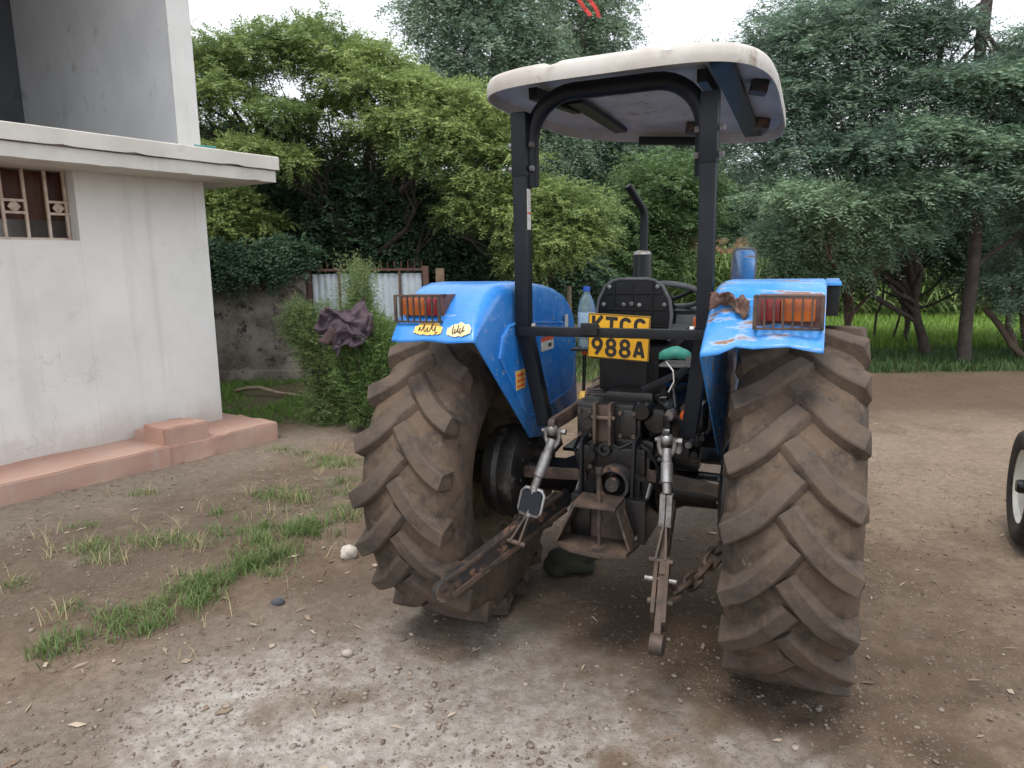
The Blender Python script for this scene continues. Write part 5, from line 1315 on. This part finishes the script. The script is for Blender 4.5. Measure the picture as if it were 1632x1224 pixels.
make_tree('acacia_tree', 'spreading acacia with layered feathery yellow green foliage behind the wall', (-2.9, 13.2, 0), (-2.7, 12.9, 2.2), .17, pads, 21000, L_aca, bark_d, (10, .20, .075, .021), .35, .2, twigs=4, top=.6,
          extra=[((-2.7, 12.9, 2.2), (-4.4, 12.3, 4.3), .09, .03), ((-2.7, 12.9, 2.2), (-1.2, 12.0, 3.7), .09, .03), ((-3.3, 12.6, 3.2), (-1.9, 12.2, 4.4), .05, .02)])
pads = [(.35, 11.4, 2.75, .75, .7, .34), (.95, 11.5, 2.5, .70, .7, .38), (.0, 11.2, 2.45, .6, .6, .34), (.75, 11.3, 2.05, .75, .6, .34), (1.25, 11.6, 2.2, .45, .5, .3), (-.5, 11.3, 2.95, .6, .6, .24), (.25, 11.4, 1.8, .5, .5, .25), (-.75, 11.4, 2.55, .45, .5, .2)]
make_tree('acacia_sapling', 'low bushy bright green acacia beside the left fender', (.4, 12.1, 0), (.35, 11.9, 1.4), .08, pads, 8000, L_aca, bark_d, (10, .17, .065, .019), .35, .3, twigs=3, top=.55)
pads = [(-5.3, 11.9, 2.75, .6, .5, .34), (-4.75, 11.8, 2.45, .5, .5, .34), (-5.4, 11.8, 2.15, .6, .5, .3), (-4.5, 11.9, 2.85, .4, .4, .2), (-4.15, 12.0, 2.5, .4, .4, .16)]
make_tree('yellow_flowering_shrub', 'lime green leafy shrub leaning over the boundary wall', (-5.2, 12.3, 0), (-5.1, 12.1, 1.5), .06, pads, 3600, L_aca, bark_d, (9, .16, .075, .030), .35, .3)
pads = [(-5.1, 10.95, 1.70, .55, .22, .26), (-4.3, 10.95, 1.72, .55, .22, .24), (-3.6, 10.98, 1.75, .4, .2, .22), (-5.6, 10.95, 1.6, .5, .2, .35), (-4.7, 11.1, 1.95, .8, .25, .2), (-3.5, 11.15, 2.0, .6, .25, .18)]
make_tree('wall_creeper', 'dark creeper spilling over the top of the boundary wall', (-4.6, 11.35, 0), (-4.6, 11.3, 1.5), .04, pads, 3200, L_dark, bark_d, (8, .18, .08, .03), .3, .5, cat='creeper')
# dark evergreens filling the shade below and behind
pads = [(-3.4, 12.75, 2.8, .9, .5, .55), (-2.2, 12.6, 2.95, .9, .5, .55), (-1.2, 12.5, 2.6, .8, .5, .55), (-4.3, 12.75, 2.6, .7, .5, .5), (-2.8, 12.6, 2.05, .9, .4, .4), (-.6, 12.6, 1.9, .8, .4, .45), (-1.8, 12.6, 2.1, .7, .4, .4), (-3.2, 13.8, 3.0, 1.5, 1.0, 1.0), (-1.6, 13.8, 2.7, 1.4, 1.0, 1.1), (-4.8, 13.9, 3.0, 1.3, 1.0, 1.0), (-2.4, 13.9, 1.5, 1.6, 1.0, 1.0), (-.2, 14.0, 2.2, 1.2, 1.0, 1.1), (-4.4, 13.8, 1.6, 1.4, .9, .9), (-.9, 14.0, 1.2, 1.3, .9, .9), (1.0, 14.3, 1.4, 1.1, .9, .9)]
make_tree('evergreen_tree', 'dense dark evergreen filling the shade beneath the acacia', (-2.0, 14.0, 0), (-2.0, 13.9, 2.0), .14, pads, 23000, L_dark, bark_d, (8, .24, .11, .038), .4, .3)
pads = [(-6.4, 14.0, 3.4, 1.2, 1.0, 1.2), (-6.2, 13.9, 1.8, 1.2, 1.0, 1.1), (-5.4, 14.2, 4.0, .8, .8, .5)]
make_tree('evergreen_tree', 'dense dark evergreen standing behind the corner of the house', (-6.3, 14.4, 0), (-6.3, 14.3, 2.0), .12, pads, 5500, L_dark, bark_d, (8, .24, .11, .038), .4, .3)
# ---- eucalyptus group far behind
def euc(base, top_z, pads, label, n=9000):
    make_tree('eucalyptus_tree', label, base, (base[0] + .3, base[1], top_z), .20, pads, n, L_euc, bark_b, (9, .42, .17, .040), .30, .9, group='eucalyptus trees behind the yard', top=.1, twigs=3)
euc((-.6, 22, 0), 9.5, [(-2.2, 21.8, 8.9, 1.1, 1.1, 1.2), (-1.0, 21.6, 9.6, 1.2, 1.1, 1.3), (.3, 21.8, 9.2, 1.0, 1.0, 1.3), (-.5, 21.5, 7.7, 1.5, 1.2, 1.3), (.9, 21.6, 7.4, 1.1, 1.1, 1.2), (-1.8, 21.8, 7.0, 1.0, 1.0, .9), (.2, 21.7, 6.0, 1.5, 1.2, 1.3), (1.3, 21.9, 5.2, 1.2, 1.0, 1.2), (-1.2, 21.9, 5.5, 1.2, 1.0, 1.0)], 'tall grey green eucalyptus rising behind the acacia', 11000)
euc((2.6, 24, 0), 10.5, [(2.0, 23.6, 9.8, 1.1, 1.0, 1.4), (3.0, 23.6, 8.6, 1.0, 1.0, 1.1), (2.2, 23.7, 7.4, 1.2, 1.0, 1.2), (3.2, 23.6, 6.6, 1.3, 1.1, 1.2), (2.0, 23.8, 5.4, 1.4, 1.1, 1.2), (3.9, 23.8, 5.0, 1.3, 1.1, 1.2), (2.8, 23.9, 4.0, 1.5, 1.0, 1.1), (3.4, 24, 10.6, .8, .8, .8)], 'tall grey green eucalyptus seen above the tractor canopy', 9500)
euc((5.6, 25, 0), 5.6, [(5.7, 24.7, 6.4, 1.3, 1.1, 1.2), (4.9, 24.6, 5.0, 1.4, 1.1, 1.2), (6.3, 24.6, 5.0, 1.3, 1.1, 1.2), (5.3, 24.6, 3.7, 1.5, 1.1, 1.0), (6.6, 24.8, 7.6, 1.0, 1.0, 1.0)], 'slender eucalyptus seen through the roll bar opening', 7500)
pads = [(3.3, 17.0, 3.4, 1.0, .9, .8), (3.9, 17.1, 2.6, 1.0, .9, .7), (2.6, 17.0, 2.6, .9, .9, .7), (3.1, 17.0, 1.7, 1.2, .9, .6), (4.4, 17.3, 3.4, .8, .8, .8)]
make_tree('bushy_tree', 'rounded mid green tree behind the exhaust pipe', (3.3, 17.4, 0), (3.3, 17.3, 1.6), .10, pads, 7000, L_mid, bark_d, (8, .24, .10, .034), .4, .35)

# ---- silky oaks on the right, dark trunks one can tell apart
SIL = (10, .26, .105, .020)
pads = [(6.0, 10.9, 3.55, .9, .6, .26), (5.3, 10.6, 3.35, .6, .5, .22), (7.0, 10.8, 3.3, .8, .6, .26), (6.4, 11.0, 4.25, .9, .8, .32), (7.5, 11.0, 4.35, .9, .8, .34), (7.9, 10.9, 3.6, .9, .7, .4), (7.6, 10.8, 2.85, .8, .6, .25), (6.4, 11.2, 5.1, .6, .6, .3), (8.0, 11.2, 4.9, .7, .6, .35), (6.6, 10.7, 2.7, .6, .5, .2), (8.2, 11.2, 2.6, .7, .6, .6)]
make_tree('silky_oak_tree', 'large silky oak with straight trunk standing at the grass edge', (7.33, 11.27, 0), (7.20, 11.35, 6.4), .105, pads, 8800, L_sil, bark_d, SIL, .3, .35, top=.5, twigs=4)
so = bpy.data.objects['silky_oak_tree']
P, d, k = in_pads([(6.0, 10.6, 3.55, .75, .4, .16), (7.1, 10.5, 3.35, .7, .4, .16), (7.7, 10.5, 2.9, .6, .4, .15), (6.9, 10.6, 4.25, .7, .4, .16), (6.3, 10.6, 2.85, .5, .35, .12)], 2400, .3, top=.5)
D = unit(d * np.array([1, 1, .3]) + rng.normal(size=d.shape) * .35); b_, dr, nn, ll, ww = pinnate(P, D, 10, .26, .105, .020)
leaves('lit_tier_foliage', b_ - np.array((7.33, 11.27, 0)), dr, nn, ll, ww, L_tier, so)  # front tiers brightened by leaf colour
pads = [(4.9, 11.2, 4.8, .9, .8, .7), (5.5, 11.3, 5.3, .9, .8, .6), (4.3, 11.4, 4.2, .7, .7, .6), (5.1, 11.4, 4.0, .9, .8, .5), (4.2, 11.6, 5.0, .7, .7, .6), (5.9, 11.6, 4.6, .8, .7, .5), (4.6, 11.2, 3.3, .7, .6, .4), (5.7, 11.3, 3.3, .7, .6, .35), (3.9, 11.8, 3.6, .5, .6, .5)]
make_tree('silky_oak_tree', 'leaning forked silky oak with dark split trunk', (7.37, 12.34, 0), (6.95, 12.2, 1.15), .11, pads, 7200, L_sil, bark_d, SIL, .3, .35, top=.5, twigs=4,
          extra=[((6.95, 12.2, 1.15), (6.1, 12.0, 2.6), .085, .05), ((6.95, 12.2, 1.15), (6.55, 12.1, 2.9), .085, .045), ((6.1, 12.0, 2.6), (5.0, 11.5, 4.6), .05, .025), ((7.0, 12.2, 1.0), (6.4, 12.0, 1.35), .045, .03)])
pads = [(4.3, 10.8, 2.72, .55, .45, .16), (4.8, 10.8, 2.55, .6, .5, .18), (5.5, 10.9, 2.75, .7, .5, .22), (6.2, 10.9, 2.9, .6, .5, .2), (5.2, 11.3, 2.3, .8, .6, .25), (6.0, 11.3, 2.25, .8, .6, .3), (4.6, 11.8, 2.1, .6, .6, .35), (5.6, 12.0, 1.75, .8, .6, .3)]
make_tree('silky_oak_tree', 'pale barked slender tree with low sweeping branches near the right fender', (6.15, 12.7, 0), (5.95, 12.6, 1.15), .085, pads, 6800, L_tier, bark_b, SIL, .3, .3, top=.5, twigs=3,
          extra=[((5.95, 12.6, 1.15), (5.45, 12.4, 1.95), .07, .04), ((5.97, 12.6, 1.1), (6.25, 12.6, 1.75), .045, .03)])
pads = [(8.8, 11.6, 3.0, .9, .8, 1.0), (9.4, 11.2, 4.2, 1.0, .9, 1.0), (8.4, 11.8, 1.5, .6, .6, .7), (9.2, 11.6, 1.6, .9, .8, .9)]
make_tree('silky_oak_tree', 'slanting tree with two bare stems beside the straight silky oak', (8.75, 11.7, 0), (8.35, 11.8, 2.4), .085, pads, 6000, L_sil, bark_b, SIL, .3, .35,
          extra=[((8.75, 11.7, 0), (8.0, 11.9, .95), .06, .05), ((8.6, 11.8, .1), (8.15, 11.7, 1.7), .05, .03)])
pads = [(9.0, 23, 8.6, 1.5, 1.2, 1.3), (8.6, 23.2, 6.2, 1.4, 1.1, 1.1), (14.8, 23.2, 6.2, 1.6, 1.2, 1.3), (10.4, 23.2, 5.2, 1.5, 1.1, 1.0), (8.2, 23.3, 4.2, 1.4, 1.1, 1.0), (12.6, 23.4, 5.2, 1.5, 1.1, 1.0)]
make_tree('silky_oak_tree', 'tall grey green tree rising behind the silky oaks', (11.4, 23.6, 0), (11.2, 23.5, 7.0), .20, pads, 5200, L_sil, bark_d, (9, .42, .17, .036), .3, .35)
pads = [(8.6, 22.2, 2.6, 1.9, .9, .8), (11.5, 22.2, 2.7, 2.0, .9, .9), (14.2, 22.0, 2.8, 2.0, .9, 1.3), (10.0, 22.4, 3.5, 1.9, .9, .8), (7.0, 22.4, 2.9, 1.3, .9, .9), (16.4, 21.8, 3.2, 1.9, .9, 1.6)]
make_tree('understorey_thicket', 'row of dark bushes behind the maize', (11.4, 22.6, 0), (11.4, 22.5, 2.0), .10, pads, 8000, L_dark, bark_d, (8, .26, .11, .036), .3, .4, cat='thicket')
pads = [(5.2, 13.3, 2.15, .6, .4, .45), (6.0, 13.4, 2.3, .7, .4, .5), (6.9, 13.5, 1.95, .7, .4, .5), (7.8, 13.4, 2.1, .7, .4, .6), (8.7, 13.4, 1.7, .7, .4, .6), (9.6, 13.3, 1.8, .8, .4, .9), (7.3, 13.5, 2.6, .7, .4, .4), (8.4, 13.5, 2.7, .7, .4, .4), (6.4, 13.3, 1.6, .5, .35, .3), (5.4, 13.5, 1.55, .5, .35, .35)]
make_tree('dark_thicket', 'nearly black hanging thicket between the silky oak trunks', (7.7, 13.7, 0), (7.7, 13.6, 1.3), .06, pads, 6500, L_dark, bark_d, (8, .22, .09, .03), .25, .5, cat='thicket')
for (x, y, h, ln, lab_) in ((7.08, 13.65, 2.3, .12, 'thin bare sapling stem, straight, in the bright meadow'), (7.41, 13.63, 2.2, .16, 'thin sapling stem leaning slightly, between its two neighbours'), (7.48, 13.17, 2.0, -.22, 'thin sapling stem with a kinked foot near the forked trunk')):
    root = empty('sapling', (x, y, 0)); tag(root, lab_, 'sapling', 'thin saplings in the meadow')
    t = MB(); limb(t, (0, 0, -.03), (ln, .05, h), .026, .014, .06, 8, x * 9); limb(t, (ln * .6, .03, h * .6), (ln - .25, .1, h * .95), .012, .006, .05, 5, x); t.build('trunk', bark_d, root)
    P, d, k = in_pads([(ln, .05, h, .45, .4, .4)], 420); b_, dr, nn, ll, ww = pinnate(P, d, 8, .22, .10, .03); leaves('crown', b_, dr, nn, ll, ww, L_dark, root)

# ---- maize field, far wood
def maize(n, xr, yr, seed, name, label):
    r_ = np.random.default_rng(seed); Vs = []; Fs = []; Ts = []; c0 = 0
    for i in range(n):
        x, y = r_.uniform(*xr), r_.uniform(*yr); h = r_.uniform(1.7, 2.3)
        w = .014
        V = [(x - w, y, 0), (x + w, y, 0), (x + w * .6, y, h), (x - w * .6, y, h)]; Vs += V; Fs.append([c0, c0 + 1, c0 + 2, c0 + 3]); Ts += [.3] * 4; c0 += 4
        for j in range(11):
            a = j * 2.6 + r_.uniform(-.5, .5); z = h * (.15 + .075 * j); L = r_.uniform(.45, .75); q = r_.random()
            px, py, pz = x, y, z
            for s in range(5):
                t = s / 4; rr_ = L * t; zz = z + .35 * t - .75 * t * t * L * 1.2; wd = .042 * (1 - t) ** .7 + .004
                cx, cy = x + math.cos(a) * rr_, y + math.sin(a) * rr_
                Vs += [(cx - math.sin(a) * wd, cy + math.cos(a) * wd, zz), (cx + math.sin(a) * wd, cy - math.cos(a) * wd, zz)]; Ts += [q, q]
                if s: Fs.append([c0 + 2 * s - 2, c0 + 2 * s - 1, c0 + 2 * s + 1, c0 + 2 * s])
            c0 += 10
    o = np_mesh(name, np.array(Vs), np.array(Fs), L_maz, dict(tint=np.array(Ts))); return tag(o, label, 'maize', kind='stuff')
maize(430, (4.0, 20), (19.0, 21.4), 5, 'maize_field', 'maize plants growing behind the trees')
mt = leaf_mat('maize_tassel', (.42, .24, .15), (.50, .33, .22), .3)
n = 2600; x = rng.uniform(4.2, 11.5, 90); y = rng.uniform(19.0, 20.5, 90)
xx = np.repeat(x, 28) + rng.normal(0, .05, 2520); yy2 = np.repeat(y, 28) + rng.normal(0, .05, 2520); zz = np.repeat(rng.uniform(1.9, 2.25, 90), 28)
tag(leaves('maize_tassels', np.stack([xx, yy2, zz], -1), rng.normal(size=(2520, 3)) * .5 + np.array([0, 0, 1]), rng.normal(size=(2520, 3)), .22, .02, mt), 'pinkish maize tassels above the crop', 'maize', kind='stuff')
n = 34000
x = rng.uniform(-30, 42, n); hz_ = 3.4 + 2.4 * fbm(x, x * 0, .16, 3, 61) + .6 * fbm(x, x * 0, .9, 3, 62); y = rng.uniform(28, 33, n) + .01 * x ** 2 * .1
z = hz_ * rng.random(n) ** .7
P = np.stack([x, y, z], -1); D = unit(rng.normal(size=(n, 3)) + np.array([0, -.4, .2]))
b_, dr, nn, ll, ww = pinnate(P, D, 6, .5, .34, .14)
tag(leaves('far_wood', b_, dr, nn, ll, ww, leaf_mat('far_leaf', (.035, .07, .035), (.075, .12, .055), .2)), 'distant dark wood closing the view behind the trees', 'wood', kind='stuff')
tag(MB().box((6, 33.6, 1.6), (80, .6, 3.2)).build('far_hedge_bank', surf('hedge_shade', (.02, .035, .018), (.03, .05, .025), 1, .95, 0, .5)), kind='structure')

# ---- cypress-like shrub beside the house, jacket thrown over it
shrub = empty('clipped_cypress_shrub', (-1.62, 7.55, 0)); tag(shrub, 'dense upright green shrub with a dark jacket thrown over it', 'shrub')
st = MB()
for i in range(9): limb(st, (random.uniform(-.05, .05), random.uniform(-.05, .05), -.03), (random.uniform(-.32, .3), random.uniform(-.25, .25), random.uniform(.8, 1.3)), .02, .006, .08, 6, i * 2.1)
st.build('trunk', bark_d, shrub)
pads = [(.02, 0, .40, .24, .24, .42), (.04, 0, .72, .32, .30, .40), (.10, .02, .98, .29, .28, .30), (-.10, .05, 1.08, .24, .24, .26), (.02, .05, 1.22, .14, .14, .30), (.22, 0, .85, .20, .2, .3)]
P, d, k = in_pads(pads, 6500, .35)
D = unit(d * .5 + np.array([0, 0, .75]) + rng.normal(size=d.shape) * .35)
b_, dr, nn, ll, ww = pinnate(P, D, 9, .11, .040, .009, droop=.1)
leaves('foliage', b_, dr, nn, ll, ww, L_shr, shrub)
P = np.stack([rng.normal(-.02, .09, 420), rng.normal(.04, .08, 420), rng.uniform(1.10, 1.66, 420)], -1)
D = unit(np.array([0, 0, 1.0]) + rng.normal(size=P.shape) * .22); b_, dr, nn, ll, ww = pinnate(P, D, 10, .26, .05, .008, droop=.05)
leaves('top_sprigs', b_, dr, nn, ll, ww, L_shr2, shrub)
sh2 = empty('soft_shrub', (-2.18, 7.95, 0)); tag(sh2, 'loose pale green shrub between the house corner and the jacket shrub', 'shrub')
st = MB()
for i in range(6): limb(st, (random.uniform(-.05, .05), random.uniform(-.05, .05), -.03), (random.uniform(-.3, .3), random.uniform(-.2, .2), random.uniform(.7, 1.1)), .014, .004, .08, 6, i * 3.7)
st.build('trunk', bark_d, sh2)
P, d, k = in_pads([(.0, 0, .95, .36, .3, .36), (.15, 0, .60, .30, .28, .36), (-.2, 0, 1.15, .22, .22, .22), (.1, 0, .25, .3, .3, .25)], 3600, .2)
D = unit(d * .7 + np.array([0, 0, .5]) + rng.normal(size=d.shape) * .4); b_, dr, nn, ll, ww = pinnate(P, D, 9, .13, .05, .010, droop=.2)
leaves('foliage', b_, dr, nn, ll, ww, L_shr2, sh2)

# jacket: crumpled cloth lying over the shrub shoulder
def crumple(name, nu, nv, fn, mat, label, cat, loc, rot=(0, 0, 0), th=.004):
    vs = [fn(i / (nu - 1), j / (nv - 1)) for i in range(nu) for j in range(nv)]
    fs = [(i * nv + j, i * nv + j + 1, (i + 1) * nv + j + 1, (i + 1) * nv + j) for i in range(nu - 1) for j in range(nv - 1)]
    o = MB().add(vs, fs).build(name, mat, None, 0, 75, loc, rot); s = o.modifiers.new('thickness', 'SOLIDIFY'); s.thickness = th
    return tag(o, label, cat)
def jfn(u, v):
    x = (u - .5) * .50; z = (v - .5) * .42
    x2 = x * (.80 + .35 * v) + .05 * math.sin(v * 5); z2 = z + .22 * x + .05 * math.sin(u * 7) - .05 * (u < .2)
    y = -.16 * math.cos(x * 4.0) * math.cos(z * 2.6) + .05 * mnoise.noise(Vector((u * 3.5, v * 3.5, 2))) * 2 + .045 * abs(mnoise.noise(Vector((u * 6 + v * 3, v * 5, 7)))) * 2 + .02 * mnoise.noise(Vector((u * 14, v * 14, 1)))
    edge = mnoise.noise(Vector((u * 4, v * 4, 11))) * .05
    return (x2 + edge, y, z2 + edge)
jk = surf('dusty_purple_cloth', (.050, .034, .046), (.085, .06, .07), 5, .95, 0, .3)
crumple('jacket', 40, 36, jfn, jk, 'crumpled dark purple jacket thrown over the upright shrub', 'jacket', (-1.70, 7.33, 1.14), (R(-18), R(-12), R(8)))
def sfn(u, v):
    q = v * 6.283; r = .052 * (1 + .35 * mnoise.noise(Vector((u * 6, v * 4, 3))))
    return (-.06 * u + r * math.cos(q), r * .35 * math.sin(q), -.20 * u + .02 * math.sin(u * 9))
crumple('jacket_sleeve_lining', 16, 14, sfn, surf('brown_lining', (.085, .055, .052), (.06, .04, .042), 8, .95, 0, .3), 'brown sleeve hanging out of the purple jacket', 'sleeve', (-1.80, 7.17, 1.16), (0, R(24), 0))
jo, jl = bpy.data.objects['jacket'], bpy.data.objects['jacket_sleeve_lining']
bpy.context.view_layer.update()
_w = jl.matrix_world.copy(); jl.parent = jo; jl.matrix_parent_inverse = jo.matrix_world.inverted(); jl.name = 'sleeve'
for _k in ('label', 'category'):
    if _k in jl: del jl[_k]
# ================================================================== SMALL LOOSE THINGS ON THE TRACTOR
TM = Matrix.Translation((0.543, 3.272, 0.004)) @ Euler((0, R(-0.66), R(-23.70))).to_matrix().to_4x4()
pet, nt, p, out = new_mat('blue_pet'); p.inputs['Base Color'].default_value = (.55, .74, .86, 1); p.inputs['Roughness'].default_value = .12; p.inputs['Transmission Weight'].default_value = .75; p.inputs['IOR'].default_value = 1.2; p.inputs['Alpha'].default_value = .85
bt = empty('water_bottle'); bt.matrix_world = TM @ Matrix.Translation((-.215, .10, 1.4135)); tag(bt, 'ribbed blue plastic water bottle standing beside the seat', 'bottle')
pr = [(0, .0), (.036, .0), (.042, .008), (.042, .03), (.040, .036), (.042, .042), (.042, .075), (.039, .083), (.042, .091), (.0425, .13), (.039, .138), (.0425, .146), (.0425, .185), (.040, .20), (.034, .225), (.023, .25), (.015, .262), (.0145, .272)]
MB().lathe(pr, axis='Z', n=32).build('bottle_body', pet, bt)
MB().lathe([(0, .296), (.0165, .296), (.0175, .292), (.0175, .272), (.0, .272)], axis='Z', n=20).build('cap', surf('blue_cap', (.01, .10, .50), (.01, .08, .4), 10, .4, 0, 0), bt)
MB().lathe([(.0432, .10), (.0435, .101), (.0435, .17), (.0432, .171)], axis='Z', n=32).build('bottle_label', surf('pale_label', (.42, .56, .68), (.30, .44, .6), 30, .4, 0, 0), bt)
def gfn(u, v):
    q = v * 6.283; r = .034 * math.sin(math.pi * min(.97, max(.03, u))) ** .6 * (1 + .3 * mnoise.noise(Vector((u * 5, v * 3, 4))))
    return (-.075 + .15 * u, r * .9 * math.cos(q), .030 * math.sin(q) * (.4 + r / .034 * .6) + .02 * math.sin(u * 3))
gb = crumple('plastic_bag', 22, 16, gfn, surf('mint_plastic', (.10, .48, .36), (.06, .36, .28), 6, .35, 0, .1), 'crumpled mint green plastic bag on the tray beside the number plate', 'bag', (0, 0, 0), th=.001)
gb.matrix_world = TM @ Matrix.Translation((.225, .07, 1.382))
def rfn(u, v):
    x = (u - .5) * .135; y = (v - .5) * .068 * (1 + .45 * math.sin(u * 8 + 1))
    z = .040 * abs(math.sin(u * 7 + v * 2.5)) * (.35 + math.sin(math.pi * v)) + .020 * mnoise.noise(Vector((u * 7, v * 5, 3))) + .004
    e = .012 * mnoise.noise(Vector((u * 9, v * 9, 8)))
    return (x + e, y + .02 * math.sin(u * 5) + e, max(z, .001) + .30 * x * 0)
rg_ = crumple('rag', 26, 14, rfn, surf('rusty_brown_rag', (.075, .038, .028), (.17, .105, .08), 14, .95, 0, .4), 'twisted rusty brown rag lying on the corner of the right fender', 'rag', (0, 0, 0), th=.002)
rg_.matrix_world = TM @ Matrix.Translation((.530, -.545, 1.655)) @ Euler((R(34), R(4), R(6))).to_matrix().to_4x4()
# red flower cluster hanging from the eucalyptus
fl_ = []
root = empty('red_ribbon', (1.02, 10.0, 5.10)); tag(root, 'red rag ribbon caught high in the branches above the canopy', 'ribbon')
for (pts) in ([(-.14, 0, .16), (-.06, 0, .05), (.0, .02, -.02), (.07, .0, -.10)], [(.0, 0, .16), (.08, .01, .06), (.14, 0, -.02), (.18, .01, -.12)]):
    mb = MB(); 
    for (a, b) in zip(pts[:-1], pts[1:]): mb.bar(a, b, .05, .012, (0, 1, 0))
    mb.build('strip', surf('red_cloth', (.50, .05, .04), (.38, .04, .03), 8, .8, 0, .1), root, .003)
limb_ = MB(); limb(limb_, (.0, .0, .16), (.6, 6.0, 1.2), .006, .02, .05, 6, 3); limb_.build('twig', bark_d, root)
